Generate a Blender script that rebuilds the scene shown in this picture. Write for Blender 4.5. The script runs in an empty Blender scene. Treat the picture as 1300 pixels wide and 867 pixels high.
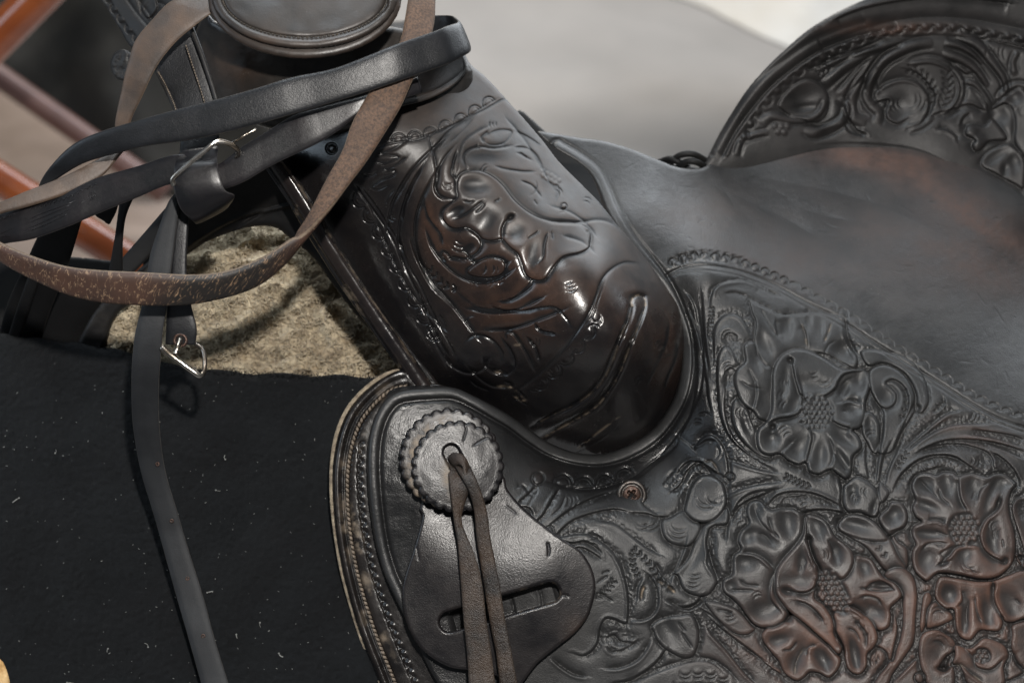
STEP = 0.95
WORLD = 0.09
TOP = ((-.25, 1.6, -.4), .7, 19.5)
WIN2 = ((-1.7, .45, -.35), .7, 8.0, 1.1)
FLASH = ((.07, .29, .04), .04, 14.5)
WIN = ((1.0, 1.6, -1.9), 1.6, 42.0, 1.6)
CEIL = 34.0
import bpy, math, random
import numpy as np
random.seed(7); RNG = np.random.RandomState(11)
sc = bpy.context.scene
C = sc.collection
# ------------------------------------------------------------------ frame of reference
FPX = 2400.0; D0 = 1.0; CAMLOC = np.array((0.0, 0.0, 1.50)); PITCH = math.radians(55)
_c, _s = math.cos(PITCH), math.sin(PITCH)
RM = np.array(((1, 0, 0), (0, _c, -_s), (0, _s, _c)))
def W(x, y, z):
    """sculpting frame (x, y in 0.42 mm units, z = height towards the front) -> world metres"""
    x = np.asarray(x, float); y = np.asarray(y, float); z = np.asarray(z, float)
    d = D0 - z * (D0 / FPX)
    l = np.stack(((x - 650) / FPX * d, -(y - 433.5) / FPX * d, -d), -1)
    return l @ RM.T + CAMLOC
def loc_of(v): return (np.asarray(v, float) @ RM.T + CAMLOC)
# ------------------------------------------------------------------ objects
def tag(o, label, cat, group=None):
    o['label'] = label; o['category'] = cat
    if group: o['group'] = group
    return o
def thing(name, p, label, cat, group=None):
    o = bpy.data.objects.new(name, None); C.objects.link(o); o.location = p; o.empty_display_size = .05
    return tag(o, label, cat, group)
def new_obj(name, V, F, mat, parent=None, attrs=None, smooth=True, label=None):
    """V (n,3) world, F list of arrays (quads k,4 / tris k,3)"""
    V = np.asarray(V, float)
    me = bpy.data.meshes.new(name)
    off = np.zeros(3)
    if parent is not None:
        q = parent
        while q is not None:
            off += np.array(q.location); q = q.parent
    else:
        off = V.mean(0)
    Vl = (V - off).astype(np.float32)
    Fs = [np.asarray(f, np.int32) for f in F if len(f)]
    loops = np.concatenate([f.ravel() for f in Fs]); tot = np.concatenate([np.full(len(f), f.shape[1], np.int32) for f in Fs])
    st = np.concatenate(([0], np.cumsum(tot)[:-1])).astype(np.int32)
    me.vertices.add(len(Vl)); me.vertices.foreach_set('co', Vl.ravel())
    me.loops.add(len(loops)); me.loops.foreach_set('vertex_index', loops)
    me.polygons.add(len(tot)); me.polygons.foreach_set('loop_start', st); me.polygons.foreach_set('loop_total', tot)
    me.polygons.foreach_set('use_smooth', np.full(len(tot), smooth))
    for k, a in (attrs or {}).items():
        at = me.attributes.new(k, 'FLOAT', 'POINT'); at.data.foreach_set('value', np.asarray(a, np.float32).ravel())
    me.update(calc_edges=True); me.validate()
    me.materials.append(mat)
    o = bpy.data.objects.new(name, me); C.objects.link(o)
    if parent is not None: o.parent = parent
    else: o.location = off
    if label: o['label'] = label
    return o
# ------------------------------------------------------------------ curves and distances
def pts(s, o=(0, 0), k=1.0):
    a = np.array([[float(v) for v in q.split(',')] for q in s.split()])
    a[:, 0] = a[:, 0] / k + o[0]; a[:, 1] = a[:, 1] / k + o[1]
    return a
def spline(P, n=6, closed=False):
    P = np.asarray(P, float)
    if len(P) < 3 and not closed: 
        t = np.linspace(0, 1, n + 1)[:, None]; return P[0] * (1 - t) + P[-1] * t
    if closed: Q = np.vstack((P[-1], P, P[0], P[1])); m = len(P)
    else: Q = np.vstack((2 * P[0] - P[1], P, 2 * P[-1] - P[-2])); m = len(P) - 1
    out = []
    t = np.linspace(0, 1, n, endpoint=False)[:, None]
    for i in range(m):
        a, b, c, d = Q[i], Q[i + 1], Q[i + 2], Q[i + 3]
        out.append(.5 * ((2 * b) + (c - a) * t + (2 * a - 5 * b + 4 * c - d) * t * t + (3 * b - a - 3 * c + d) * t ** 3))
    if not closed: out.append(P[-1:])
    return np.vstack(out)
def resample(P, n):
    L = np.concatenate(([0], np.cumsum(np.linalg.norm(np.diff(P, axis=0), axis=1)))); s = np.linspace(0, L[-1], n)
    return np.stack([np.interp(s, L, P[:, i]) for i in range(P.shape[1])], -1)
def dist(poly, X, Y, closed=False):
    """unsigned distance, signed side (>0 right hand of travel), parameter 0..1"""
    P = poly if not closed else np.vstack((poly, poly[:1]))
    best = np.full(X.shape, 1e9, np.float32); sd = np.ones(X.shape, np.float32); tt = np.zeros(X.shape, np.float32)
    L = np.concatenate(([0], np.cumsum(np.linalg.norm(np.diff(P, axis=0), axis=1)))); LL = max(L[-1], 1e-6)
    for i in range(len(P) - 1):
        ax, ay = P[i, 0], P[i, 1]; dx, dy = P[i + 1, 0] - ax, P[i + 1, 1] - ay
        l2 = dx * dx + dy * dy
        if l2 < 1e-9: continue
        px = X - ax; py = Y - ay
        t = np.clip((px * dx + py * dy) / l2, 0, 1)
        ex = px - t * dx; ey = py - t * dy
        d2 = ex * ex + ey * ey
        m = d2 < best
        best = np.where(m, d2, best); sd = np.where(m, px * (-dy) + py * dx, sd); tt = np.where(m, (L[i] + t * math.sqrt(l2)) / LL, tt)
    return np.sqrt(best), np.sign(sd), tt
def inside(poly, X, Y):
    c = np.zeros(X.shape, bool); n = len(poly)
    for i in range(n):
        x1, y1 = poly[i]; x2, y2 = poly[(i + 1) % n]
        if y1 == y2: continue
        m = ((y1 > Y) != (y2 > Y)) & (X < (x2 - x1) * (Y - y1) / (y2 - y1) + x1)
        c ^= m
    return c
def sdf(poly, X, Y):
    """positive inside"""
    d, _, _ = dist(poly, X, Y, True)
    return np.where(inside(poly, X, Y), d, -d)
def rbf(ctrl):
    A = np.array(ctrl, float); P = A[:, :2] / 500.0; z = A[:, 2]; n = len(A)
    def ph(r2): return .5 * r2 * np.log(r2 + 1e-12)
    r2 = ((P[:, None] - P[None]) ** 2).sum(-1)
    K = np.zeros((n + 3, n + 3)); K[:n, :n] = ph(r2) + np.eye(n) * 2e-4; K[:n, n] = 1; K[:n, n + 1:] = P; K[n, :n] = 1; K[n + 1:, :n] = P.T
    w = np.linalg.solve(K, np.concatenate((z, (0, 0, 0))))
    def f(X, Y):
        x = X / 500.0; y = Y / 500.0
        Z = w[n] + w[n + 1] * x + w[n + 2] * y
        for i in range(n):
            Z = Z + w[i] * ph((x - P[i, 0]) ** 2 + (y - P[i, 1]) ** 2)
        return Z
    return f
def vnoise(X, Y, s, seed=0):
    r = np.random.RandomState(seed); G = r.rand(128, 128).astype(np.float32)
    x = X / s + 31.7; y = Y / s + 57.3
    xi = np.floor(x).astype(int); yi = np.floor(y).astype(int); fx = x - xi; fy = y - yi
    fx = fx * fx * (3 - 2 * fx); fy = fy * fy * (3 - 2 * fy)
    a = G[yi % 128, xi % 128]; b = G[yi % 128, (xi + 1) % 128]; c = G[(yi + 1) % 128, xi % 128]; d = G[(yi + 1) % 128, (xi + 1) % 128]
    return (a * (1 - fx) + b * fx) * (1 - fy) + (c * (1 - fx) + d * fx) * fy - .5
def fbm(X, Y, s, o=4, seed=0):
    v = 0; a = 1.
    for i in range(o): v = v + a * vnoise(X, Y, s / 2 ** i, seed + i); a *= .5
    return v
def boxblur(H, r):
    for ax in (0, 1):
        Pd = np.pad(H, [(r + 1, r) if a == ax else (0, 0) for a in (0, 1)], mode='edge')
        cs = np.cumsum(Pd, axis=ax, dtype=np.float64)
        H = (np.take(cs, range(2 * r + 1, cs.shape[ax]), ax) - np.take(cs, range(0, cs.shape[ax] - 2 * r - 1), ax)) / (2 * r + 1)
    return H
# ------------------------------------------------------------------ carved relief on a grid
class Relief:
    def __init__(s, x0, y0, x1, y1, step):
        s.x0, s.y0, s.step = x0, y0, step
        s.nx = int((x1 - x0) / step) + 1; s.ny = int((y1 - y0) / step) + 1
        s.X, s.Y = np.meshgrid((x0 + np.arange(s.nx) * step).astype(np.float32), (y0 + np.arange(s.ny) * step).astype(np.float32))
        s.H = np.zeros_like(s.X); s.dust = np.zeros_like(s.X); s.wear = np.zeros_like(s.X); s.wk = 1.0; s.sk = 2.1; s.rk = .5; s.lip = .3; s.M = np.zeros_like(s.X); s.o = (0, 0); s.k = 1.0
    def tile(s, x, y, k=5.0): s.o = (x, y); s.k = k
    def P(s, a): return pts(a, s.o, s.k) if isinstance(a, str) else np.asarray(a, float)
    def win(s, P, pad):
        i0 = max(0, int((P[:, 0].min() - pad - s.x0) / s.step)); i1 = min(s.nx, int((P[:, 0].max() + pad - s.x0) / s.step) + 2)
        j0 = max(0, int((P[:, 1].min() - pad - s.y0) / s.step)); j1 = min(s.ny, int((P[:, 1].max() + pad - s.y0) / s.step) + 2)
        if i1 <= i0 or j1 <= j0: return None
        return (slice(j0, j1), slice(i0, i1))
    def cut(s, a, d=3., w=5., side=1, w2=1.1, taper=.15, sm=True, dust=0.):
        P = s.P(a)
        if sm and len(P) > 2: P = spline(P, 5)
        S = s.win(P, w * 4)
        if S is None: return
        D, sg, t = dist(P, s.X[S], s.Y[S])
        w = w * s.wk
        ww = np.where(sg * side > 0, w, w2) if side else np.full_like(D, w)
        e = np.clip(np.minimum(t, 1 - t) / max(taper, 1e-3), 0, 1); e = .25 + .75 * e
        # inside rounded lip on the un-bevelled side
        d = d * 1.3
        s.H[S] -= d * e * np.exp(-(D / ww) ** 1.15)
        if side: s.H[S] += s.lip * d * e * np.exp(-((D - 3.2) / 2.2) ** 2) * (sg * side < 0)
        if dust: s.dust[S] = np.maximum(s.dust[S], dust * e * np.exp(-(D / 1.3) ** 2))
    def line(s, a, d=1.2, w=1.1, **k): s.cut(a, d, w, 0, **k)
    def shape(s, a, h=3., w=3.5, dn=3., wn=6., lvl=None, rim=.8, keep=0.0, sm=True):
        P = s.P(a)
        if sm: P = spline(P, 5, True)
        S = s.win(P, wn * 4)
        if S is None: return
        q = sdf(P, s.X[S], s.Y[S]); H = s.H[S]
        if lvl is None: lvl = 0.
        ins = q > 0
        Hin = lvl + h * (1 - np.exp(-np.maximum(q, 0) / (w * .62))) + s.rk * rim * np.exp(-((q - 3.4) / 2.4) ** 2) - .28 * h * (1 - np.exp(-np.maximum(q - 4, 0) / 9))
        m = np.clip(q / 1.2 + .5, 0, 1)
        if h > 1 or lvl: s.M[S] = np.maximum(s.M[S], m)
        out = H - 1.35 * dn * np.exp(np.minimum(q, 0) / (wn * .8))
        s.H[S] = m * (Hin * (1 - keep) + (H + h) * keep) + (1 - m) * out
    def scoop(s, x, y, rx, ry=None, ang=0, d=2.5):
        x = x / s.k + s.o[0]; y = y / s.k + s.o[1]; rx /= s.k; ry = rx if ry is None else ry / s.k; rx *= 1.18; ry *= 1.18
        S = s.win(np.array([[x, y]]), max(rx, ry) * 2.2)
        if S is None: return
        c, n = math.cos(math.radians(ang)), math.sin(math.radians(ang))
        dx = s.X[S] - x; dy = s.Y[S] - y
        u = (dx * c + dy * n) / rx; v = (-dx * n + dy * c) / ry
        s.H[S] -= s.sk * d * np.exp(-(u * u + v * v) ** 1.2)
    def bump(s, x, y, r, h, p=2.):
        S = s.win(np.array([[x, y]]), r * 3)
        if S is None: return
        q = ((s.X[S] - x) ** 2 + (s.Y[S] - y) ** 2) / (r * r)
        s.H[S] += h * np.exp(-q ** p)
    def disc(s, x, y, r, ring=1.5, h=1.5):
        x = x / s.k + s.o[0]; y = y / s.k + s.o[1]
        S = s.win(np.array([[x, y]]), r * 2)
        if S is None: return
        q = np.hypot(s.X[S] - x, s.Y[S] - y)
        s.H[S] += h * np.exp(-(q / (r * .55)) ** 4) - ring * np.exp(-((q - r * .8) / 1.0) ** 2)
    def seeds(s, x, y, rx, ry=None, ang=0, r=3.6, h=3.3, base=-3.0):
        x = x / s.k + s.o[0]; y = y / s.k + s.o[1]; rx /= s.k; ry = rx if ry is None else ry / s.k
        c, n = math.cos(math.radians(ang)), math.sin(math.radians(ang))
        S = s.win(np.array([[x, y]]), max(rx, ry) + 6)
        if S is not None:
            dx = s.X[S] - x; dy = s.Y[S] - y
            q = np.sqrt(((dx * c + dy * n) / rx) ** 2 + ((-dx * n + dy * c) / ry) ** 2)
            m = 1 / (1 + np.exp((q - 1) * 14)); s.H[S] = s.H[S] * (1 - m) + base * m
        j = 0; yy = -ry
        while yy <= ry:
            off = (j % 2) * r; xx = -rx + off
            while xx <= rx:
                if (xx / rx) ** 2 + (yy / ry) ** 2 < .95:
                    ux = xx + random.uniform(-.4, .4); uy = yy + random.uniform(-.4, .4)
                    s.bump(x + ux * c - uy * n, y + ux * n + uy * c, r * .92, h * random.uniform(.8, 1.15), 1.6)
                xx += r * 2
            yy += r * 1.75; j += 1
    def crs(s, x, y, ang=0, n=2, size=7, gap=3.2, d=1.4, sweep=120):
        """n nested crescent stamps, opening towards ang"""
        x = x / s.k + s.o[0]; y = y / s.k + s.o[1]; a0 = math.radians(ang)
        for i in range(n):
            rr = size * (1 - .16 * i); cx = x + math.cos(a0) * gap * i; cy = y + math.sin(a0) * gap * i
            th = np.radians(np.linspace(-sweep / 2, sweep / 2, 9)) + a0 + math.pi
            P = np.stack((cx + rr * np.cos(th), cy + rr * np.sin(th)), -1)
            s.cut(P, d, 1.6, 1, .7, taper=.35, sm=False)
    def chev(s, a, n=6, size=4, d=1.6, w=1.1):
        P = resample(spline(s.P(a), 5), n * 2 + 1)
        for i in range(n):
            p = P[2 * i]; t = P[min(2 * i + 1, len(P) - 1)] - p; t = t / (np.linalg.norm(t) + 1e-6); nn = np.array((-t[1], t[0]))
            s.line(np.array((p - nn * size * .9, p + t * size * .9, p + nn * size * .9)), d, w, sm=False, taper=.01)
    def scallops(s, a, r=6.5, side=1, d=2.0, inner=True, fade=None, sq=1.0, dome=.8):
        P = spline(s.P(a), 6); L = np.linalg.norm(np.diff(P, axis=0), axis=1).sum(); n = max(1, int(L / (2 * r)))
        Q = resample(P, 2 * n + 1)
        for i in range(n):
            p = Q[2 * i + 1]; t = Q[2 * i + 2] - Q[2 * i]; t /= np.linalg.norm(t); nn = np.array((-t[1], t[0])) * side
            th = np.linspace(0, math.pi, 11)
            k = 1.0 if fade is None else np.interp(i / max(n - 1, 1), np.linspace(0, 1, len(fade)), fade)
            for q, dd in ((.95, d * k), (.62, d * .55 * k)) if inner else ((.95, d * k),):
                A = p + (np.cos(th) * r * q)[:, None] * t + (np.sin(th) * r * q * sq)[:, None] * nn
                s.line(A, dd, 1.0, sm=False, taper=.05)
            s.bump(p[0] + nn[0] * r * .3, p[1] + nn[1] * r * .3, r * .45, dome * k)
    def ridge(s, a, w0=5, w1=1, h=3, dn=1.5, sm=True):
        P = s.P(a); P = spline(P, 5) if sm and len(P) > 2 else P
        S = s.win(P, max(w0, w1) * 3 + 8)
        if S is None: return
        D, sg, t = dist(P, s.X[S], s.Y[S]); ww = w0 * (1 - t) + w1 * t
        q = D / ww; e = np.sqrt(np.clip(np.minimum(t, 1 - t) * 5, 0, 1)); h = h * e; dn = dn * e
        s.H[S] += h * np.exp(-(q) ** 2.6) - dn * np.exp(-((D - ww * 1.5) / 2.2) ** 2)
def sheet(name, R, outline, zf, mat, parent, thick=8., er=4., edge=3., holes=(), amp=1.0, wear=None, back=False, rough=None, smooth_outline=True, label=None, edge_lift=0., dustk=1., matte=None):
    """cut a carved leather sheet out of a Relief grid along an outline; snapped edge, rounded lip, real thickness"""
    O = spline(pts(outline) if isinstance(outline, str) else outline, 5, True) if smooth_outline else np.asarray(outline)
    q = sdf(O, R.X, R.Y)
    for h in holes:
        q = np.minimum(q, -sdf(h, R.X, R.Y))
    gy, gx = np.gradient(q, R.step)
    gl = np.hypot(gx, gy) + 1e-6
    keep_v = q > -R.step * .75
    X = R.X.copy(); Y = R.Y.copy()
    m = q < R.step * .35
    X = np.where(m, X - q * gx / gl, X); Y = np.where(m, Y - q * gy / gl, Y)
    qq = np.clip(q, 0, None)
    Z = zf(X.astype(float), Y.astype(float)) + amp * R.H
    if er > 0:
        u = np.clip(1 - qq / er, 0, 1); Z = Z - edge * (1 - np.sqrt(np.clip(1 - u * u, 0, 1)))
    if edge_lift: Z = Z + edge_lift * np.exp(-((qq - er * 1.6) / (er * .8)) ** 2)
    kq = keep_v[:-1, :-1] & keep_v[1:, :-1] & keep_v[1:, 1:] & keep_v[:-1, 1:]
    cq = (q[:-1, :-1] + q[1:, :-1] + q[1:, 1:] + q[:-1, 1:]) / 4; kq &= cq > -.05 * R.step
    idx = np.arange(R.X.size).reshape(R.X.shape)
    Q = np.stack((idx[:-1, :-1][kq], idx[1:, :-1][kq], idx[1:, 1:][kq], idx[:-1, 1:][kq]), -1)
    used = np.zeros(R.X.size, bool); used[Q.ravel()] = True
    mp = np.cumsum(used) - 1; Q = mp[Q]
    xs, ys, zs = X.ravel()[used], Y.ravel()[used], Z.ravel()[used]
    n = len(xs)
    E = np.concatenate((Q[:, [0, 1]], Q[:, [1, 2]], Q[:, [2, 3]], Q[:, [3, 0]]))
    key = np.minimum(E[:, 0], E[:, 1]).astype(np.int64) * (n + 1) + np.maximum(E[:, 0], E[:, 1])
    _, inv, cnt = np.unique(key, return_inverse=True, return_counts=True)
    B = E[cnt[inv] == 1]
    bv = np.unique(B); bm = np.full(n, -1); bm[bv] = np.arange(len(bv)) + n
    qb = zs[bv]
    V = W(np.concatenate((xs, xs[bv], xs[bv])), np.concatenate((ys, ys[bv], ys[bv])), np.concatenate((zs, qb - thick * .35, qb - thick)))
    walls = np.stack((B[:, 1], B[:, 0], bm[B[:, 0]], bm[B[:, 1]]), -1)
    nb = len(bv); walls2 = np.stack((bm[B[:, 1]], bm[B[:, 0]], bm[B[:, 0]] + nb, bm[B[:, 1]] + nb), -1)
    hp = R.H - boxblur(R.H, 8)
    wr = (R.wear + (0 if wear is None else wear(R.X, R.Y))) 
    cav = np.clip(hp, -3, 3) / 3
    du = R.dust * dustk
    def ext(a): a = a.ravel()[used]; return np.concatenate((a, a[bv], a[bv]))
    mt = np.zeros_like(R.X) if matte is None else matte(R.X, R.Y)
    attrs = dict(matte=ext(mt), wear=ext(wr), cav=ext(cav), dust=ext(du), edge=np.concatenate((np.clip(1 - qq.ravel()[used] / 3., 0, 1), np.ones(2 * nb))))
    return new_obj(name, V, [Q, walls, walls2], mat, parent, attrs, label=label)
# ------------------------------------------------------------------ straps, cords, tubes
def ribbon(name, A, B, thick, mat, parent=None, n=140, crease=0.0, label=None, M=16, wob=0.0, zoff=0, close_round=4, holes=None, seed=1):
    """strap between two edge curves given as 'x,y,z ...' in the sculpting frame"""
    A = pts(A); B = pts(B)
    a = W(*spline(A, 16).T); b = W(*spline(B, 16).T)
    fi = lambda q: np.stack([np.interp(np.linspace(0, 1, 400), np.linspace(0, 1, len(q)), q[:, i]) for i in range(3)], -1)
    a = fi(a); b = fi(b)
    L = np.concatenate(([0], np.cumsum(np.linalg.norm(np.diff((a + b) / 2, axis=0), axis=1) + 1e-7))); g = np.linspace(0, L[-1], n)
    a = np.stack([np.interp(g, L, a[:, i]) for i in range(3)], -1); b = np.stack([np.interp(g, L, b[:, i]) for i in range(3)], -1)
    for _ in range(3): a[1:-1] = (a[:-2] + 2 * a[1:-1] + a[2:]) / 4; b[1:-1] = (b[:-2] + 2 * b[1:-1] + b[2:]) / 4
    c = (a + b) / 2; sd = (b - a) / 2
    tg = np.gradient(c, axis=0); tg /= np.linalg.norm(tg, axis=1)[:, None] + 1e-9
    nm = np.cross(sd, tg); nm /= np.linalg.norm(nm, axis=1)[:, None] + 1e-9
    for i in range(1, n):
        if nm[i] @ nm[i - 1] < 0: nm[i] *= -1
    view = (RM @ np.array((0, 0, 1.)))
    if nm[0] @ view < 0: nm = -nm
    for _ in range(6): nm[1:-1] = (nm[:-2] + nm[1:-1] * 2 + nm[2:]) / 4
    nm /= np.linalg.norm(nm, axis=1)[:, None]
    th = thick * D0 / FPX
    w = np.linalg.norm(sd, axis=1)
    s = np.concatenate(([0], np.cumsum(np.linalg.norm(np.diff(c, axis=0), axis=1))))
    rs = np.random.RandomState(seed); wb = np.interp(np.linspace(0, 1, n), np.linspace(0, 1, 24), rs.randn(24)) * wob * D0 / FPX
    u = np.sin(np.linspace(-1, 1, M) * math.pi / 2)
    u = np.sign(u) * np.abs(u) ** .8
    prof = (1 - np.abs(u) ** close_round) ** .5
    prof[0] = prof[-1] = .12
    cr = crease * (np.exp(-((np.abs(u) - .80) / .05) ** 2))
    V = []; UU = []; FF = []; SS = []
    for k in range(M):
        V.append(c + sd * (u[k]) + nm * (th / 2 * (prof[k] - cr[k]) )[..., None] + nm * wb[:, None]); UU.append(np.full(n, u[k])); FF.append(np.ones(n)); SS.append(s)
    for k in range(M - 1, -1, -1):
        V.append(c + sd * (u[k]) - nm * (th / 2 * prof[k]) + nm * wb[:, None]); UU.append(np.full(n, u[k])); FF.append(-np.ones(n)); SS.append(s)
    K = 2 * M; V = np.stack(V, 1).reshape(-1, 3)
    attrs = dict(u=np.stack(UU, 1), face=np.stack(FF, 1), s=np.stack(SS, 1), w=np.repeat(w[:, None], K, 1))
    i = np.arange(n - 1)[:, None]; k = np.arange(K)[None]
    Q = np.stack((i * K + k, i * K + (k + 1) % K, (i + 1) * K + (k + 1) % K, (i + 1) * K + k), -1).reshape(-1, 4)
    caps = [np.arange(K)[None, ::-1], (np.arange(K) + (n - 1) * K)[None]]
    o = new_obj(name, V, [Q] + caps, mat, parent, attrs, label=label)
    return o, (a, b, c, nm)
def tube_mesh(P, r, m=10, closed=False, flat=1.0):
    """P (n,3) world, r scalar or (n,), returns V,Q,caps"""
    P = np.asarray(P, float); n = len(P); r = np.broadcast_to(np.asarray(r, float), (n,))
    if closed: tg = np.roll(P, -1, 0) - np.roll(P, 1, 0)
    else: tg = np.gradient(P, axis=0)
    tg /= np.linalg.norm(tg, axis=1)[:, None] + 1e-12
    up = np.array((.3, .2, .93)); N = np.zeros_like(P); v = np.cross(tg[0], up); v /= np.linalg.norm(v)
    for i in range(n):
        v = v - tg[i] * (v @ tg[i]); v /= np.linalg.norm(v) + 1e-12; N[i] = v
    Bn = np.cross(tg, N)
    th = np.linspace(0, 2 * math.pi, m, endpoint=False)
    V = (P[:, None] + (N[:, None] * np.cos(th)[None, :, None] + Bn[:, None] * np.sin(th)[None, :, None] * flat) * r[:, None, None]).reshape(-1, 3)
    nn = n if closed else n - 1
    i = np.arange(nn)[:, None]; k = np.arange(m)[None]; j = (i + 1) % n
    Q = np.stack((i * m + k, j * m + k, j * m + (k + 1) % m, i * m + (k + 1) % m), -1).reshape(-1, 4)
    caps = [] if closed else [np.arange(m)[None], (np.arange(m) + (n - 1) * m)[None, ::-1]]
    return V, Q, caps
class Bag:
    def __init__(s): s.V = []; s.F = {}; s.n = 0
    def add(s, V, *Fs):
        for f in Fs:
            f = np.asarray(f)
            if f.size: s.F.setdefault(f.shape[1], []).append(f + s.n)
        s.V.append(V); s.n += len(V)
    def tube(s, P, r, m=10, closed=False, flat=1.0):
        V, Q, c = tube_mesh(P, r, m, closed, flat); s.add(V, Q, *c)
    def ball(s, p, r, m=8, axes=None):
        t = np.linspace(0, math.pi, m)[1:-1]; ph = np.linspace(0, 2 * math.pi, 2 * m, endpoint=False)
        D = np.array([[math.sin(a) * math.cos(b), math.sin(a) * math.sin(b), math.cos(a)] for a in t for b in ph] + [[0, 0, 1], [0, 0, -1]])
        if axes is not None: D = D @ axes
        V = np.asarray(p) + D * (r if axes is None else 1.0); k = 2 * m; R_ = len(t)
        Q = [[i * k + j, (i + 1) * k + j, (i + 1) * k + (j + 1) % k, i * k + (j + 1) % k] for i in range(R_ - 1) for j in range(k)]
        T = [[R_ * k, j, (j + 1) % k] for j in range(k)] + [[R_ * k + 1, (R_ - 1) * k + (j + 1) % k, (R_ - 1) * k + j] for j in range(k)]
        s.add(V, np.array(Q), np.array(T))
    def build(s, name, mat, parent=None, **k):
        return new_obj(name, np.vstack(s.V), [np.vstack(f) for f in s.F.values()], mat, parent, **k)
PX = D0 / FPX
# ------------------------------------------------------------------ materials
class NT:
    def __init__(s, name):
        s.m = bpy.data.materials.new(name); s.m.use_nodes = True; s.t = s.m.node_tree; s.b = s.t.nodes['Principled BSDF']
    def n(s, typ, **k):
        x = s.t.nodes.new(typ)
        for a, v in k.items():
            if a.startswith('i_'):
                key = a[2:]; key = int(key) if key.isdigit() else key.replace('_', ' ')
                x.inputs[key].default_value = v
            else: setattr(x, a, v)
        return x
    def l(s, a, b): s.t.links.new(a, b)
    def val(s, x): return x
    def attr(s, name): return s.n('ShaderNodeAttribute', attribute_name=name).outputs['Fac']
    def coord(s): return s.n('ShaderNodeTexCoord').outputs['Object']
    def noise(s, scale, detail=4, rough=.55, vec=None, dist=0.):
        x = s.n('ShaderNodeTexNoise', i_Scale=scale, i_Detail=detail, i_Roughness=rough, i_Distortion=dist)
        s.l(vec if vec is not None else s.coord(), x.inputs['Vector']); return x.outputs['Fac']
    def math(s, op, a, b=0., clamp=False):
        x = s.n('ShaderNodeMath', operation=op, use_clamp=clamp)
        for i, v in ((0, a), (1, b)):
            if isinstance(v, (int, float)): x.inputs[i].default_value = v
            else: s.l(v, x.inputs[i])
        return x.outputs[0]
    def rng(s, v, a, b, c=0., d=1.):
        x = s.n('ShaderNodeMapRange', i_1=a, i_2=b, i_3=c, i_4=d); s.l(v, x.inputs[0]); return x.outputs[0]
    def mix(s, f, a, b):
        x = s.n('ShaderNodeMix', data_type='RGBA')
        if isinstance(f, (int, float)): x.inputs[0].default_value = f
        else: s.l(f, x.inputs[0])
        for i, v in ((6, a), (7, b)):
            if isinstance(v, tuple): x.inputs[i].default_value = (*v, 1)
            else: s.l(v, x.inputs[i])
        return x.outputs[2]
    def bump(s, h, strength=.3, dist=.0005, nrm=None):
        x = s.n('ShaderNodeBump', i_Strength=strength, i_Distance=dist); s.l(h, x.inputs['Height'])
        if nrm is not None: s.l(nrm, x.inputs['Normal'])
        return x.outputs[0]
    def set(s, **k):
        for a, v in k.items():
            i = s.b.inputs[a.replace('_', ' ')]
            if isinstance(v, (int, float)): i.default_value = v
            elif isinstance(v, tuple): i.default_value = (*v, 1) if len(v) == 3 else v
            else: s.l(v, i)
        return s.m
def leather(name, base=(.011, .011, .0125), brown=(.115, .046, .026), rough=(.34, .5), spec=.5, wear_gain=1.0, cav_gain=.8, grain=.35, patch=(.02, .021, .024), dustc=(.23, .18, .13), cavr=(-.5, .5, .4, .95)):
    m = NT(name); co = m.coord()
    n1 = m.noise(16, 5, .6); n2 = m.noise(160, 4, .6); n3 = m.noise(900, 3, .6); n4 = m.noise(45, 5, .65)
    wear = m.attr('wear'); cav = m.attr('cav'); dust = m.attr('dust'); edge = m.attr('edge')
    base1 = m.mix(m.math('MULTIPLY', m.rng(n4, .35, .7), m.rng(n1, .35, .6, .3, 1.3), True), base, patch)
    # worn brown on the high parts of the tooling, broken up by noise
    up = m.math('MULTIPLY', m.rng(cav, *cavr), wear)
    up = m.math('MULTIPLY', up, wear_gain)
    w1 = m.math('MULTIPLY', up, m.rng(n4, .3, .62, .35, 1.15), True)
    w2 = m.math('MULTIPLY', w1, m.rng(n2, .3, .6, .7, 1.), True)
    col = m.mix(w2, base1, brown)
    dd = m.math('MULTIPLY', dust, m.rng(n2, .42, .6), True)
    col = m.mix(dd, col, dustc)
    # pale specks of dust
    v = m.n('ShaderNodeTexVoronoi', i_Scale=420.); m.l(co, v.inputs['Vector'])
    sp = m.math('MULTIPLY', m.rng(v.outputs['Distance'], .05, .11, 1., 0.), m.rng(m.noise(60, 2), .57, .62))
    col = m.mix(m.math('MULTIPLY', sp, .35), col, (.3, .29, .27))
    r = m.rng(n4, .3, .7, rough[0], rough[1])
    r = m.math('ADD', r, m.math('MULTIPLY', m.math('SUBTRACT', n2, .5), .14))
    r = m.math('ADD', r, m.math('MULTIPLY', dd, .3))
    r = m.math('SUBTRACT', r, m.math('MULTIPLY', edge, .08))
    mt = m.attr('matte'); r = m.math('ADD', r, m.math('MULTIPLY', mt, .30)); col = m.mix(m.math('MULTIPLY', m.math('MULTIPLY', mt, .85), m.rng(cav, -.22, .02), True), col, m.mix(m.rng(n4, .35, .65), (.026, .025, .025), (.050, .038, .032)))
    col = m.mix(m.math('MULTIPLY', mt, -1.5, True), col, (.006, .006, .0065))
    h = m.math('ADD', m.math('MULTIPLY', n3, .5), m.math('MULTIPLY', n2, .7))
    vg = m.n('ShaderNodeTexVoronoi', i_Scale=1500.); m.l(co, vg.inputs['Vector'])
    h = m.math('ADD', h, m.math('MULTIPLY', vg.outputs['Distance'], .35))
    nr = m.bump(h, grain, .00035)
    nr = m.bump(n1, .12, .004, nr)
    return m.set(Base_Color=col, Roughness=r, Specular_IOR_Level=spec, Normal=nr)
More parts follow.
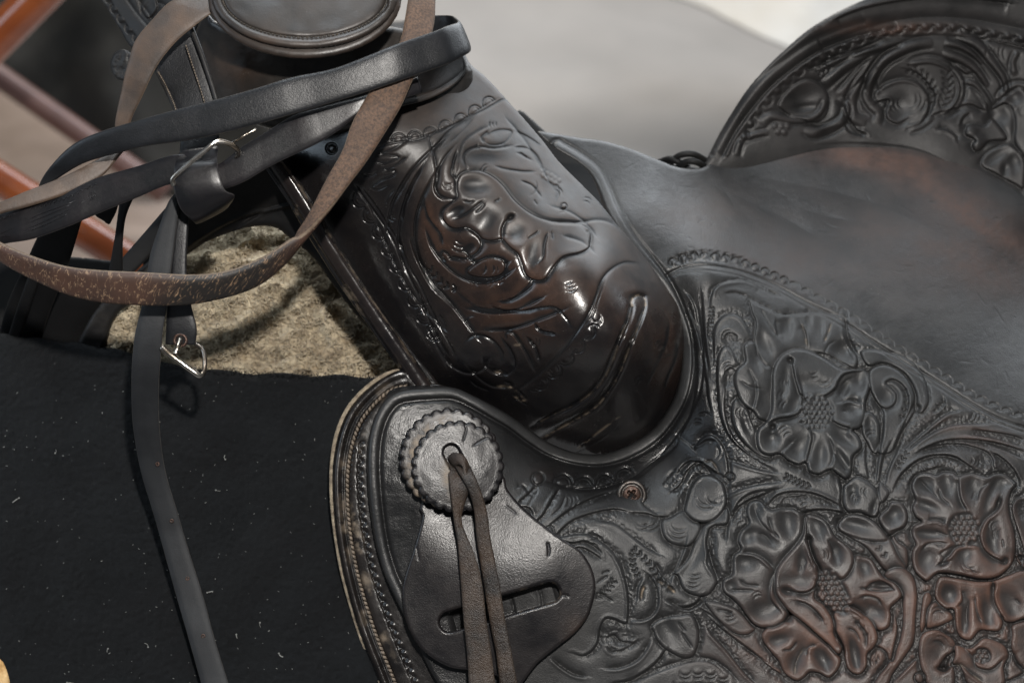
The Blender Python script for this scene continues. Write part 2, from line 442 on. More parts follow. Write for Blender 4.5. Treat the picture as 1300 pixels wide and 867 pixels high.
def strap_mat(name, base, alt, edgec, rough=.45, spec=.5, suede=None, crack=None, dark_span=None, grain=.4, bd=.00018):
    """leather strap: u across, s along, face +1/-1"""
    m = NT(name); u = m.attr('u'); face = m.attr('face'); s_ = m.attr('s')
    n1 = m.noise(60, 4); n2 = m.noise(500, 4, .65); n3 = m.noise(1400, 3)
    au = m.math('ABSOLUTE', u)
    col = m.mix(m.rng(n1, .35, .65), base, alt)
    h = m.math('ADD', n3, m.math('MULTIPLY', n2, .8)); st = grain
    rr = m.math('ADD', m.rng(n2, .3, .7, rough - .02, rough + .05), 0.)
    if suede:
        n4 = m.noise(780, 4, .75); n5 = m.noise(90, 3)
        c2 = m.mix(m.rng(n4, .40, .58), suede[0], suede[1])
        c2 = m.mix(m.math('MULTIPLY', m.rng(n5, .35, .7), .5), c2, suede[0])
        f = m.rng(face, -.05, .05)
        if suede[2] < 0: f = m.math('SUBTRACT', 1., f)
        col = m.mix(f, col, c2); rr = m.math('ADD', rr, m.math('MULTIPLY', f, .25))
        h = m.math('ADD', h, m.math('MULTIPLY', m.math('MULTIPLY', n4, f), 3.))
    if crack:
        mp = m.n('ShaderNodeCombineXYZ'); m.l(m.math('MULTIPLY', s_, 420.), mp.inputs[0]); m.l(m.math('MULTIPLY', u, 1.1), mp.inputs[1])
        nz = m.n('ShaderNodeTexNoise', i_Scale=1., i_Detail=2.5, i_Distortion=.35); m.l(mp.outputs[0], nz.inputs['Vector'])
        ck = m.rng(m.math('ABSOLUTE', m.math('SUBTRACT', nz.outputs['Fac'], .5)), .006, .022, 1., 0.)
        ck = m.math('MULTIPLY', ck, m.rng(m.noise(380, 3), .44, .56))
        blk = m.math('MULTIPLY', m.rng(s_, .235, .262), m.rng(s_, .275, .30, 1., 0.)) if dark_span else 0.
        if dark_span: blk = m.math('MULTIPLY', m.rng(s_, dark_span[0], dark_span[0] + .02), m.rng(s_, dark_span[1] - .02, dark_span[1], 1., 0.))
        if dark_span: col = m.mix(m.math('MULTIPLY', blk, m.math('SUBTRACT', 1., f)), col, (.012, .010, .009))
        if suede:
            ck = m.math('MULTIPLY', ck, m.math('SUBTRACT', 1., f))
        col = m.mix(ck, col, crack); h = m.math('SUBTRACT', h, m.math('MULTIPLY', ck, 1.2))
    e = m.math('MULTIPLY', m.rng(au, .955, .99), m.rng(n2, .35, .6, .35, 1.))
    col = m.mix(e, col, edgec)
    rr = m.math('ADD', rr, m.math('MULTIPLY', e, .2))
    return m.set(Base_Color=col, Roughness=rr, Specular_IOR_Level=spec, Normal=m.bump(h, st, bd))
M = {}
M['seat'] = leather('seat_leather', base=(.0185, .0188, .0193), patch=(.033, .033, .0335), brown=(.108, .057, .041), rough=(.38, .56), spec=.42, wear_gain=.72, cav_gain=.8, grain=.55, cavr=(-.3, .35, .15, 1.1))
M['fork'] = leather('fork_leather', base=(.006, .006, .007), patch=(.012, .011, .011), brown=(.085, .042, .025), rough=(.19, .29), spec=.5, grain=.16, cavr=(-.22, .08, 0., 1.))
M['cantle'] = leather('cantle_leather', base=(.010, .0102, .0105), patch=(.020, .020, .0205), brown=(.12, .06, .04), rough=(.42, .56), spec=.35, grain=.3)
M['plate'] = leather('plate_leather', base=(.0045, .005, .0065), patch=(.008, .009, .011), brown=(.05, .03, .02), rough=(.28, .42), grain=.45, spec=.45)
M['skirt'] = leather('skirt_leather', base=(.005, .005, .0055), patch=(.010, .010, .0105), brown=(.06, .035, .02), rough=(.22, .36), grain=.3)
M['horn'] = leather('horn_leather', base=(.013, .012, .0115), patch=(.022, .018, .015), brown=(.09, .05, .03), rough=(.38, .50), grain=.2)
M['dull'] = leather('dull_leather', base=(.009, .009, .010), patch=(.02, .018, .016), rough=(.45, .6), grain=.3, spec=.35)
M['black_strap'] = strap_mat('black_strap_leather', (.0045, .005, .0062), (.009, .0095, .0115), (.035, .031, .028), rough=.38, spec=.45, bd=.0003)
M['satin_strap'] = strap_mat('satin_strap_leather', (.005, .0055, .007), (.011, .0095, .011), (.03, .028, .028), rough=.33, spec=.45, grain=.3)
M['grey_strap'] = strap_mat('greyed_strap_leather', (.009, .010, .012), (.016, .0175, .020), (.06, .055, .05), rough=.6, spec=.35)
M['brown_strap'] = strap_mat('brown_strap_leather', (.032, .018, .014), (.06, .03, .02), (.16, .12, .085), rough=.48, suede=((.045, .028, .020), (.120, .070, .044), 1), crack=(.24, .155, .095), dark_span=(.195, .275))
M['brown_strap2'] = strap_mat('worn_brown_strap_leather', (.045, .034, .028), (.085, .055, .038), (.14, .10, .07), rough=.5, grain=.6)
M['lace'] = strap_mat('lace_leather', (.014, .012, .011), (.045, .030, .021), (.04, .03, .022), rough=.42, grain=1.0, bd=.0006)
M['shadow_strap'] = strap_mat('shaded_strap_leather', (.0035, .0035, .004), (.006, .006, .0065), (.02, .018, .016), rough=.6, spec=.25)  # black strap leather darkened, the far side's shade put into its colour
def plain(name, col, rough=.5, metal=0., spec=.5, nscale=None, alt=None, bump=0., bs=300, bd=.0005):
    m = NT(name); c = col
    if nscale: c = m.mix(m.rng(m.noise(nscale, 4), .35, .65), col, alt)
    m.set(Base_Color=c, Roughness=rough, Metallic=metal, Specular_IOR_Level=spec)
    if bump: m.set(Normal=m.bump(m.noise(bs, 5, .7), bump, bd))
    return m.m
M['steel'] = plain('worn_steel', (.55, .53, .50), .25, 1., nscale=150, alt=(.30, .24, .18), bump=.15, bs=500)
M['rust'] = plain('rusty_steel', (.035, .026, .022), .4, .5, nscale=700, alt=(.085, .045, .032), bump=.5, bs=900)
M['thread'] = plain('waxed_thread', (.10, .08, .06), .7, nscale=400, alt=(.19, .15, .115))
M['dark_thread'] = plain('dark_thread', (.03, .026, .022), .6, nscale=400, alt=(.07, .055, .04))
M['floor'] = plain('grey_floor', (.37, .36, .355), .7, nscale=3.2, alt=(.445, .43, .42), bump=.1, bs=20)
M['fleece_rim'] = plain('fleece_rim', (.30, .25, .18), .9, nscale=300, alt=(.14, .11, .08), bump=.6, bs=500)
# wood with varnish
def wood(name, a, b, rough=.18):
    m = NT(name)
    mp = m.n('ShaderNodeMapping'); mp.inputs['Scale'].default_value = (1, 1, 1); m.l(m.coord(), mp.inputs[0])
    n = m.noise(9, 5, .6, dist=1.5)
    return m.set(Base_Color=m.mix(m.rng(n, .3, .7), a, b), Roughness=rough, Coat_Weight=.6, Coat_Roughness=.08)
M['wood'] = wood('varnished_wood', (.15, .032, .009), (.30, .078, .020))
M['wood_dull'] = wood('dull_brown_wood', (.085, .035, .028), (.14, .065, .052), .5)
# felt: dark base, woolly bump, pale lint specks
m = NT('black_felt'); n1 = m.noise(380, 6, .75); n2 = m.noise(40, 4, .6); n3 = m.noise(1100, 4, .8)
c = m.mix(m.rng(n1, .3, .7), (.0036, .0042, .0048), (.0095, .0107, .0120)); c = m.mix(m.math('MULTIPLY', m.rng(n2, .40, .62), .55), c, (.0095, .0107, .0120)); c = m.mix(m.math('MULTIPLY', m.rng(m.noise(14, 4, .6), .45, .65), .5), c, (.005, .005, .0055))
v = m.n('ShaderNodeTexVoronoi', i_Scale=260., i_Randomness=1.); m.l(m.coord(), v.inputs['Vector'])
sp = m.math('MULTIPLY', m.rng(v.outputs['Distance'], .06, .16, 1., 0.), m.rng(m.noise(120, 2), .62, .66))
c = m.mix(m.math('MULTIPLY', sp, .5), c, (.13, .13, .13))
h = m.math('ADD', m.math('MULTIPLY', n1, 1.), m.math('MULTIPLY', n3, .8))
M['felt'] = m.set(Base_Color=c, Roughness=.95, Specular_IOR_Level=.15, Sheen_Weight=.03, Sheen_Roughness=.5, Normal=m.bump(h, .8, .0012))
m = NT('wool_fleece'); n1 = m.noise(70, 5, .65); n2 = m.noise(350, 5, .7)
c = m.mix(m.rng(n1, .3, .65), (.27, .21, .135), (.60, .52, .38)); c = m.mix(m.math('MULTIPLY', m.rng(n2, .4, .7), .45), c, (.18, .14, .09))
M['fleece'] = m.set(Base_Color=c, Roughness=.9, Specular_IOR_Level=.2, Sheen_Weight=.2, Normal=m.bump(n2, .6, .001))
M['lint'] = plain('pale_lint', (.22, .22, .21), .9)
M['tan'] = plain('tan_rawhide', (.46, .27, .10), .7, nscale=120, alt=(.62, .42, .2), bump=.5, bs=300)
M['wall_beige'] = plain('beige_wall', (.22, .165, .13), .8, nscale=6, alt=(.31, .24, .20))
M['wall_pale'] = plain('pale_cloth', (.42, .39, .345), .85, nscale=5, alt=(.47, .455, .43), bump=.2, bs=12)
M['dark_backing'] = plain('dark_backing', (.010, .009, .008), .9, nscale=4, alt=(.05, .046, .038))
M['black'] = plain('black_leather_dim', (.004, .004, .0045), .6, nscale=90, alt=(.008, .0075, .007), bump=.2, spec=.25)
M['gunmetal'] = plain('dark_steel', (.10, .095, .09), .36, .85, nscale=500, alt=(.05, .04, .035), bump=.4, bs=700)
# ------------------------------------------------------------------ SEAT + JOCKEY: one carved sheet
R = Relief(440, 140, 1440, 965, STEP)
# long sweeping border between the plain seat and the carved jockey
BORD = "842,356 852,346 870,339 895,337 920,340 945,346 985,362 1025,384 1065,405 1110,434 1150,460 1190,484 1230,510 1262,528 1300,542 1340,556"
R.tile(0, 0, 1)
# ---------- vines and leaves behind the flowers (drawn first, flowers go over them)
R.tile(860, 320)
R.cut("150,260 155,380 165,500 180,640 195,740", 2.6, 5, 1); R.cut("50,250 90,290 120,370 135,470", 1.6, 4, -1)
R.cut("60,330 105,430 140,530 165,650", 1.4, 4, -1); R.cut("75,430 100,560 115,700 118,860", 1.6, 3.5, 1); R.cut("150,640 170,760 182,864", 1.2, 3, 1)
R.cut("205,340 208,290 240,220 320,185 440,180 560,235 650,285", 2.2, 6, -1); R.chev("215,350 212,430 208,500 207,545", 8, 3.2, 1.8)
R.cut("300,260 370,255 440,275", 1.6, 5, 1); R.cut("500,215 570,250 640,268", 2., 5, 1)
R.cut("230,700 225,520 260,430 330,390 400,410 450,480 472,535", 3., 7, -1); R.scoop(340, 560, 45, 35, 30, 2.6)
R.cut("245,860 250,680 290,600 340,610 385,700", 2.6, 5, -1); R.crs(330, 540, 60, 2, 9); R.crs(325, 740, 60, 3, 8); R.scoop(330, 800, 30, 50, 15, 2.5)
R.tile(860, 480)
R.cut("250,0 255,150 280,280 330,380 400,450 500,520 600,580", 2.4, 7, 1); R.cut("180,0 190,120 215,230", 1.6, 4, 1); R.cut("115,0 105,120 70,250 0,390", 1.6, 4, 1)
R.cut("310,60 305,170 322,280 360,370 430,450 520,520", 2., 4, -1)
R.crs(130, 290, 90, 2, 6); R.crs(170, 270, 90, 1, 10)
R.shape("380,130 345,170 342,250 370,340 430,420 520,490 600,500 560,400 480,300 440,180", 2.2, 4, 2.4, 5); R.crs(410, 220, 0, 3, 7, sweep=150); R.scoop(440, 290, 25, 60, -20, 2.)
# back petals of flower 1 (left and top)
R.tile(860, 320)
R.shape("465,310 475,380 500,450 490,560 510,660 560,720 595,745 700,700 900,640 1050,700 1130,740 1140,660 1100,590 1075,520 1060,430 1000,400 900,385 760,395 655,400 600,370 540,345", 1.6, 6, 2.0, 9, lvl=-.4)
R.shape("455,570 420,600 430,690 380,740 360,800 370,870 410,960 480,1010 520,1060 600,1060 640,900 600,745 560,720 510,660 490,580", 2.6, 4, 3.2, 6, lvl=-.2)
R.cut("490,820 500,900 480,990", 2, 4, 1); R.line("400,815 450,850 540,870", 1.6, 1.4); R.line("455,745 480,800 500,830", 1.6, 1.4); R.scoop(500, 690, 25, 60, -15, 2.2); R.scoop(560, 940, 40, 60, 0, 2.2)
R.scoop(555, 600, 38, 85, -22, 3.2); R.line("530,360 560,420 600,490 650,550", 2., 1.5); R.cut("625,430 630,480 645,540", 2.2, 5, -1); R.scoop(695, 480, 34, 68, 5, 3.)
R.cut("790,460 812,520 820,600", 3.2, 6, 1, dust=.7); R.scoop(835, 440, 20, 45, 0, 1.6); R.scoop(900, 480, 30, 70, 5, 1.4)
R.line("978,450 955,520 930,580", 1.8, 1.4, dust=.5); R.line("1000,565 960,590 935,640", 1.6, 1.4); R.scoop(1050, 630, 60, 55, 30, 3.2); R.cut("1075,420 1078,520 1140,660", 1.4, 5, 1)
# flower 1 front
R.tile(0, 0, 1)
R.shape("980,493 981,472 988,456 1000,446 1016,443 1034,448 1052,458 1068,468 1084,469 1098,469 1105,478 1105,492 1099,512 1100,530 1092,543 1083,546 1090,554 1094,568 1083,580 1081,600 1074,608 1064,602 1054,596 1040,602 1027,598 1023,587 1014,590 1000,584 990,576 976,578 964,572 960,556 963,544 972,536 979,520", 3.8, 3.0, 4.4, 7, lvl=.4, rim=.9)
R.tile(860, 320)
R.cut("718,680 730,740 742,800 760,860 775,900 830,930 900,930 960,905 1010,865 1030,820 1075,775 1190,755", 4.6, 7, 1); R.scoop(718, 688, 16, 16, 0, 3.)
R.scoop(860, 840, 85, 45, 15, 3.2); R.crs(865, 760, -100, 2, 8, sweep=90); R.crs(930, 800, -110, 2, 12, sweep=95)
R.scoop(1160, 800, 45, 60, 20, 3.2); R.scoop(1060, 880, 25, 60, 30, 2.6); R.line("1040,850 1080,810 1120,800", 1.4, 1.4)
R.scoop(680, 830, 26, 110, 5, 2.6); R.crs(690, 830, 0, 3, 8, sweep=90)
R.tile(860, 480)
R.cut("760,-20 800,95 800,165 780,220 720,250 640,262 575,290", 4.4, 6, -1, dust=.0)
R.crs(680, 110, 10, 2, 8, sweep=90); R.crs(690, 180, 30, 2, 9, sweep=90); R.scoop(740, 180, 40, 60, 20, 2.6)
R.cut("970,265 1030,300 1100,322", 4.6, 6, 1); R.cut("1030,155 1085,140 1160,155", 3.2, 6, -1); R.scoop(1110, 190, 60, 50, 0, 3.6); R.line("1050,205 1080,215", 1.4, 1.3)
R.scoop(1130, 50, 55, 60, 10, 2.6); R.scoop(1050, 60, 30, 60, 25, 2.)
R.cut("850,330 860,380 850,430 825,530", 3.6, 5, -1); R.scoop(905, 490, 36, 75, 5, 3.2); R.cut("960,370 985,440 985,520 955,570", 1.8, 4, 1)
R.scoop(1060, 380, 60, 30, 35, 2.6); R.scoop(1050, 520, 22, 90, -35, 2.8); R.line("985,450 1030,530 1075,590", 1.5, 1.3)
R.scoop(600, 380, 45, 45, 0, 3.); R.scoop(605, 310, 13, 18, 20, 3.5); R.scoop(770, 440, 55, 70, 30, 3.2); R.crs(690, 350, 60, 3, 9, sweep=110); R.cut("650,480 690,440 735,400", 1.6, 5, -1)
R.seeds(885, 215, 105, 112, 0, 3.3)
R.seeds(830, 120, 30, 30, 0, 3.2, base=-1.5); R.seeds(790, 262, 30, 25, 0, 3.2, base=-1.5)
# curl to the right of flower 1
R.tile(1040, 400)
R.shape("265,235 330,218 430,235 520,260 600,310 660,390 690,480 692,560 650,620 612,600 622,540 600,460 550,380 480,330 400,305 330,322 290,300", 2.4, 4, 2.2, 5)
R.shape("322,350 400,315 480,338 545,390 590,460 605,540 560,640 500,780 455,870 370,870 400,780 410,640 390,585 345,520 320,440", 2.4, 4, 2.6, 5)
R.cut("338,500 375,570 435,595 485,560 492,500 455,455 428,430 470,412 530,450 560,520 555,620 515,690", 3., 5, 1); R.scoop(430, 520, 50, 50, 0, 2.4); R.chev("540,470 560,540 540,610 515,680", 5, 3.4, 2.2)
R.shape("300,615 360,650 385,720 380,860 340,870 300,800 270,720", 1.8, 4, 2, 5); R.crs(330, 770, 70, 2, 8); R.scoop(325, 710, 25, 50, -10, 1.8)
R.scoop(160, 230, 60, 60, 20, 2.8)
R.cut("240,330 245,280 180,170 150,60", 2., 6, 1)
R.scoop(625, 590, 16, 20, 0, 3.5)
# sprays to the right
R.cut("885,608 830,615 770,650 690,715 600,790 520,865", 3.6, 8, 1); R.cut("1075,690 960,688 860,695 760,722 650,785 560,860", 4.0, 9, 1)
R.cut("1300,790 1220,765 1100,745 980,728", 2.6, 8, -1); R.cut("1300,866 1180,828 1080,805 960,792 830,795 720,822 640,860", 3.6, 9, -1)
R.cut("1300,840 1180,800 1040,770 940,760", 2.2, 6, 1); R.cut("780,510 795,545 770,590 720,625", 1.4, 4, 1); R.crs(760, 580, 150, 3, 9, sweep=90); R.crs(975, 640, -160, 3, 10, sweep=100)
R.cut("610,610 570,680 520,760 480,860", 3.2, 7, -1); R.cut("385,600 400,700 385,800 350,870", 2., 5, 1)
# stems radiating below
R.tile(1040, 560)
R.cut("520,0 470,100 430,200 420,260", 3.2, 7, 1); R.cut("460,0 410,110 385,240", 2.6, 5, -1); R.cut("390,0 370,120 360,240", 2.6, 5, 1)
R.cut("300,0 300,120 320,240", 2., 5, -1); R.chev("560,70 520,130 480,190", 4, 4, 2.2)
R.cut("475,300 520,220 580,160 650,115 740,92 850,98 930,145", 4.2, 9, 1); R.cut("640,62 740,32 880,20 1020,52 1090,100 1105,180", 3.2, 6, 1)
R.cut("1270,260 1230,180 1160,110 1090,70", 3.6, 6, -1); R.cut("1300,110 1200,60 1080,10", 2.6, 7, 1)
R.cut("800,95 870,110 940,150 985,180", 1.8, 5, 1); R.crs(980, 130, 200, 3, 8, sweep=100); R.crs(690, 140, -60, 2, 8); R.scoop(1040, 130, 30, 40, 0, 2.); R.cut("560,300 600,230 680,190 780,160", 2.2, 5, 1)
# little buds between
R.shape("180,265 150,300 150,390 180,447 260,450 330,480 370,470 385,400 405,380 360,300 300,250 235,225", 2.6, 4, 3, 5); R.scoop(215, 330, 30, 60, -10, 2.2); R.crs(230, 360, 30, 3, 7); R.crs(300, 320, 10, 2, 7, sweep=90); R.scoop(350, 420, 18, 40, 15, 2.)
R.shape("385,260 420,290 445,330 400,390 375,330", 1.8, 3, 1.6, 4)
R.shape("430,430 460,385 530,398 562,470 545,540 490,572 430,600 395,540 378,480", 2.8, 4, 3.4, 5); R.scoop(470, 470, 55, 45, -30, 3.4); R.cut("450,575 500,562 540,545", 1.6, 3, 1)
R.shape("470,600 500,640 560,690 560,800 520,780 480,700 450,640", 1.6, 3, 2, 4)
R.shape("130,510 175,475 280,490 370,540 450,620 500,720 560,830 480,870 400,800 300,675 200,612 120,560", 2.8, 4, 3, 5); R.scoop(200, 540, 70, 32, 15, 3.); R.chev("240,600 330,620 390,690 440,760", 5, 4.5, 1.6)
# big vertical stem
R.tile(1040, 694)
R.shape("415,165 490,130 560,150 603,200 622,300 612,450 600,600 540,700 470,800 430,880 340,880 440,740 470,720 490,650 520,550 532,420 520,300 470,230 420,210", 3.2, 5, 3.2, 6)
R.cut("480,400 500,520 480,640 465,720", 2., 4, -1); R.cut("620,700 560,760 480,840", 3.2, 6, 1); R.cut("620,640 640,730 700,790", 1.6, 5, 1)
R.shape("660,320 690,290 715,315 715,350 690,400 680,480 650,540 640,480", 2.2, 3, 2.6, 4)
R.shape("700,380 760,340 850,440 830,470 700,520 680,470", 1.6, 4, 2, 5); R.crs(755, 430, 80, 2, 10, sweep=110)
R.cut("310,720 340,650 380,640 430,680 420,760 350,820", 2.4, 4, 1); R.crs(350, 730, 0, 3, 7, sweep=90); R.crs(385, 700, 0, 2, 7, sweep=90)
# ---------- flower 2
R.tile(860, 620)
R.shape("815,172 790,160 740,130 660,125 600,135 560,110 530,80 480,75 445,105 438,160 452,220 405,270 385,330 402,385 355,430 348,540 290,580 292,650 350,700 400,750 440,810 500,870 600,890 660,865 710,800 680,700 640,600 700,480 800,330", 3.6, 3.2, 4.2, 6, lvl=.1)
R.shape("1020,230 1060,180 1130,165 1220,190 1300,260 1330,330 1200,330 1100,300 1040,270", 2, 4, 2.6, 5); R.scoop(1110, 225, 90, 34, 15, 2.6)
R.cut("570,110 640,45 740,25 860,35 960,75 1030,110", 4.0, 8, 1); R.cut("345,200 380,130 450,80 540,45 620,10", 3.2, 8, 1); R.cut("805,155 880,140 960,140 1060,160", 3.4, 6, 1)
R.cut("660,95 690,60 760,55 840,50", 2., 5, 1); R.crs(800, 90, 60, 3, 9, sweep=110); R.cut("310,330 320,230 370,160", 2.4, 5, -1); R.crs(385, 215, 40, 3, 8)
R.scoop(500, 130, 30, 50, 0, 2.6); R.cut("490,130 520,200 560,250 640,310", 1.8, 3, 1); R.cut("575,180 600,260 640,310", 2.4, 3.5, -1); R.scoop(700, 210, 50, 85, -8, 3.8)
R.scoop(440, 300, 40, 40, 0, 2.8); R.scoop(560, 310, 75, 32, 30, 2.8); R.line("520,285 560,300 600,350", 1.5, 1.3); R.cut("405,405 480,410 550,445 615,510", 3.6, 6, -1)
R.scoop(430, 470, 60, 45, 0, 2.6); R.line("395,580 440,610 515,615", 2.4, 1.6); R.line("335,643 410,645 490,648", 2.6, 1.6); R.scoop(335, 620, 35, 35, 0, 2.); R.crs(510, 690, 70, 2, 7, sweep=130)
R.scoop(560, 770, 85, 60, -15, 3.4); R.cut("620,520 590,600 590,700 660,790", 2.2, 7, 1)
R.tile(860, 694)
R.shape("535,580 600,675 640,720 680,800 750,848 800,832 840,795 900,800 960,830 1010,790 1035,740 1030,690 960,620 880,550 800,480 730,430 690,470 620,510 560,520", 3.4, 3.4, 4, 6, lvl=0)
R.scoop(640, 590, 65, 35, -15, 2.8); R.line("665,655 720,650 760,600", 2.2, 1.5); R.scoop(760, 700, 45, 95, 22, 3.2); R.line("745,810 755,730 800,640", 1.8, 1.3, dust=.4); R.scoop(920, 700, 45, 75, -28, 3.8); R.cut("820,690 830,640 880,620", 2., 4, -1); R.scoop(710, 460, 22, 22, 0, 2.5)
# right half of flower 2
R.tile(1040, 694)
R.shape("195,375 150,330 100,340 60,300 60,200 120,150 160,185 150,200 190,150 225,60 280,60 330,80 370,140 420,200 480,230 515,270 522,320 455,385 455,440 440,510 370,530 310,470 260,420", 3.4, 3.2, 3.8, 6, lvl=0)
R.scoop(290, 120, 40, 55, -15, 2.6); R.shape("330,230 400,215 470,265 470,275 400,285 300,270", .4, 3, 0, 2); R.scoop(400, 245, 60, 20, 5, 2.8); R.line("260,262 320,262 340,225", 1.6, 1.4); R.line("300,275 380,280 455,268", 1.8, 1.3); R.cut("260,320 310,310 370,330 400,370", 2., 4, 1); R.scoop(340, 400, 75, 45, 25, 3.4)
R.shape("90,430 100,540 150,640 180,770 250,810 300,760 305,680 345,640 372,580 350,500 300,440 195,375 140,400", 3.4, 3.4, 3.8, 5, lvl=.2)
R.scoop(225, 680, 38, 90, -12, 4.); R.line("180,515 230,540 260,600", 1.8, 1.4); R.cut("230,460 270,510 300,560 300,640", 2.4, 4, 1); R.scoop(125, 600, 16, 55, -25, 2.6); R.chev("240,470 290,530 300,600", 3, 3.4, 1.4)
R.tile(860, 620)
R.shape("815,172 860,165 920,190 960,230 1000,300 1060,350 1110,400 1120,470 1090,540 1045,575 960,560 900,500 860,440 835,340 810,260", 3.4, 3.2, 3.6, 5, lvl=.2)
R.scoop(885, 240, 45, 70, -20, 3.2); R.scoop(1010, 400, 34, 62, -5, 3.2); R.cut("955,320 985,380 990,430", 2, 4, -1); R.crs(925, 420, 180, 2, 8, sweep=110)
R.shape("815,180 800,280 750,360 670,450 625,530 620,640 660,720 720,790 800,850 880,920 960,990 1020,1050 1045,1010 1000,920 985,830 930,740 870,690 890,600 895,510 860,440 830,340", 3.0, 3.4, 4.6, 5, lvl=.9, rim=1.)
R.cut("835,350 862,440 893,510 888,600 840,652 780,662 725,650", 4.8, 6, -1); R.scoop(700, 650, 34, 22, 10, 3.4); R.scoop(838, 325, 15, 22, 0, 3)
R.scoop(790, 470, 30, 60, 10, 2.4); R.crs(760, 500, 190, 2, 9, sweep=80); R.crs(810, 470, 190, 3, 11, sweep=80); R.scoop(760, 580, 80, 40, 0, 1.8)
R.tile(860, 694)
R.cut("750,340 830,370 890,420 925,470", 2.6, 4, 1); R.line("870,420 910,450 920,470", 1.6, 1.2); R.cut("990,520 1010,590 1045,635", 3., 4, 1)
R.cut("1095,375 1150,400 1195,440", 4.2, 6, -1)
R.seeds(985, 285, 160, 84, 60, 3.7, 2.8)
# ---------- lower left leaves and waves
R.tile(860, 620)
R.shape("0,550 40,640 130,680 200,670 248,605 250,580 213,460 190,360 200,270 232,235 320,220 310,120 200,210 150,250 110,330 70,440 0,520 -40,540", 2.8, 4, 3.4, 6); R.cut("190,300 190,380 215,470 255,560", 2.6, 4, -1); R.crs(110, 520, -90, 2, 12, sweep=95); R.crs(100, 570, -90, 2, 12, sweep=95); R.scoop(100, 440, 34, 110, 30, 2.)
R.tile(860, 694)
R.cut("160,310 115,365 40,390 -20,380", 3.2, 6, -1); R.shape("175,355 250,350 380,400 470,500 490,525 440,555 370,548 290,490", 2., 5, 2.4, 5); R.crs(330, 420, -100, 3, 10, sweep=90); R.line("250,400 320,410 350,440", 1.6, 1.3)
R.cut("150,400 230,480 330,560 450,650 560,740 640,800 720,860", 3.0, 8, 1); R.cut("200,520 270,600 350,700 430,800 500,866", 2.4, 7, -1); R.cut("420,640 520,700 640,780", 2., 5, -1); R.cut("100,430 140,520 130,620 90,690", 2., 5, -1)
R.line("60,425 0,470 -20,500", 1., 1.2)
R.tile(660, 694)
R.shape("850,540 838,500 900,455 1010,435 1090,430 1130,500 1135,600 1100,690 1030,700 930,650 870,590", 2.4, 5, 2.4, 5); R.scoop(930, 520, 50, 90, -30, 2.2); R.line("1005,475 1030,510 1050,535", 1.8, 1.3); R.line("1025,540 1060,590 1095,640", 2., 1.3)
R.cut("580,30 630,60 660,150 690,300 692,440 672,490 600,462 545,458 512,520 500,600 460,660 400,692 330,672", 3.0, 6, -1)
R.cut("700,462 780,460 840,430 872,370 870,280 838,205 800,165", 3., 6, -1); R.cut("820,150 700,420", .01, 1, 0)
R.cut("740,340 745,260 780,190", 2.2, 4, -1); R.line("770,340 775,290 790,250", 2.8, 2.4, dust=1.0); R.line("830,190 870,200 880,280", 2, 1.6)
R.cut("200,702 260,755 340,805 420,822", 3.0, 5, -1); R.cut("830,590 800,650 740,720 640,765 540,770", 2.4, 6, 1); R.cut("925,655 880,720 800,790 700,850 600,864", 3., 5, -1)
R.cut("560,575 600,560 640,600 720,610", 2.6, 4, 1); R.crs(600, 620, -60, 2, 10, sweep=120); R.scoop(620, 570, 110, 40, 5, 1.8); R.cut("560,640 640,660 760,590", 1.6, 5, 1)
R.chev("720,10 820,100 900,220 980,290", 9, 4.2, 2.6); R.chev("715,40 720,120 760,200", 5, 4, 2.2); R.line("940,250 985,290", 2.8, 2.2, dust=1.0); R.line("880,215 910,235", 2.4, 1.8, dust=.9)
R.cut("850,95 900,170 960,230", 2.6, 3.5, -1); R.chev("600,210 550,270 480,330", 5, 5, 1.7); R.line("520,170 570,150", 1.6, 1.4); R.line("490,230 560,180", 1.6, 1.4); R.line("500,290 590,345", 1.4, 1.2)
R.cut("930,335 1000,375 1070,392 1130,362 1165,335", 3.6, 5, -1); R.cut("1165,400 1230,450 1300,520", 2.4, 6, 1); R.cut("1205,540 1260,600 1300,640", 2.4, 5, -1)
R.shape("1145,220 1200,330 1270,380 1390,260 1300,190", .01, 4, .01, 4, keep=1)
# bottom border: curved double line with stamped half-moons
R.cut("560,880 700,835 850,780 1000,730 1090,706 1180,706 1260,735 1330,790 1400,866", 2.4, 3., 0); R.line("700,858 850,800 1000,748 1090,722 1180,722 1240,745 1300,800", 1.2, 1.)
R.tile(0, 0, 1)
for (cx, cy) in ((870, 853), (886, 852), (902, 853), (918, 858), (862, 866), (878, 866), (895, 866), (910, 868), (928, 868)):
    R.crs(cx, cy, -90, 2, 9, 3, 1.5, 140); R.bump(cx, cy + 2, 5, .8)
# ---------- petals and leaves round the screw
R.tile(660, 560)
R.cut("230,612 330,590 430,588 520,640 590,700 640,790 660,864", 3.0, 7, -1); R.cut("200,525 330,430 460,365 600,315", 2.4, 7, 1); R.cut("225,605 330,510 460,460 600,435 700,450", 2.6, 7, 1)
R.cut("490,500 600,520 700,590 800,668 890,718", 2.6, 7, -1); R.cut("270,640 340,650 420,640 500,690 520,720", 2.2, 5, 1); R.crs(470, 660, 110, 3, 12, sweep=90); R.cut("300,690 400,680 520,750", 2., 5, 1)
R.cut("95,520 150,470 190,400 250,300", 2.4, 6, 1); R.cut("-10,390 40,350 100,290", 2, 5, 1); R.crs(300, 385, 190, 3, 13, sweep=100); R.line("205,470 260,420 290,350", 1.4, 1.2); R.cut("5,415 60,430 80,470", 2., 4, 1); R.shape("165,560 200,545 215,600 180,590", 1, 3, 2, 3)
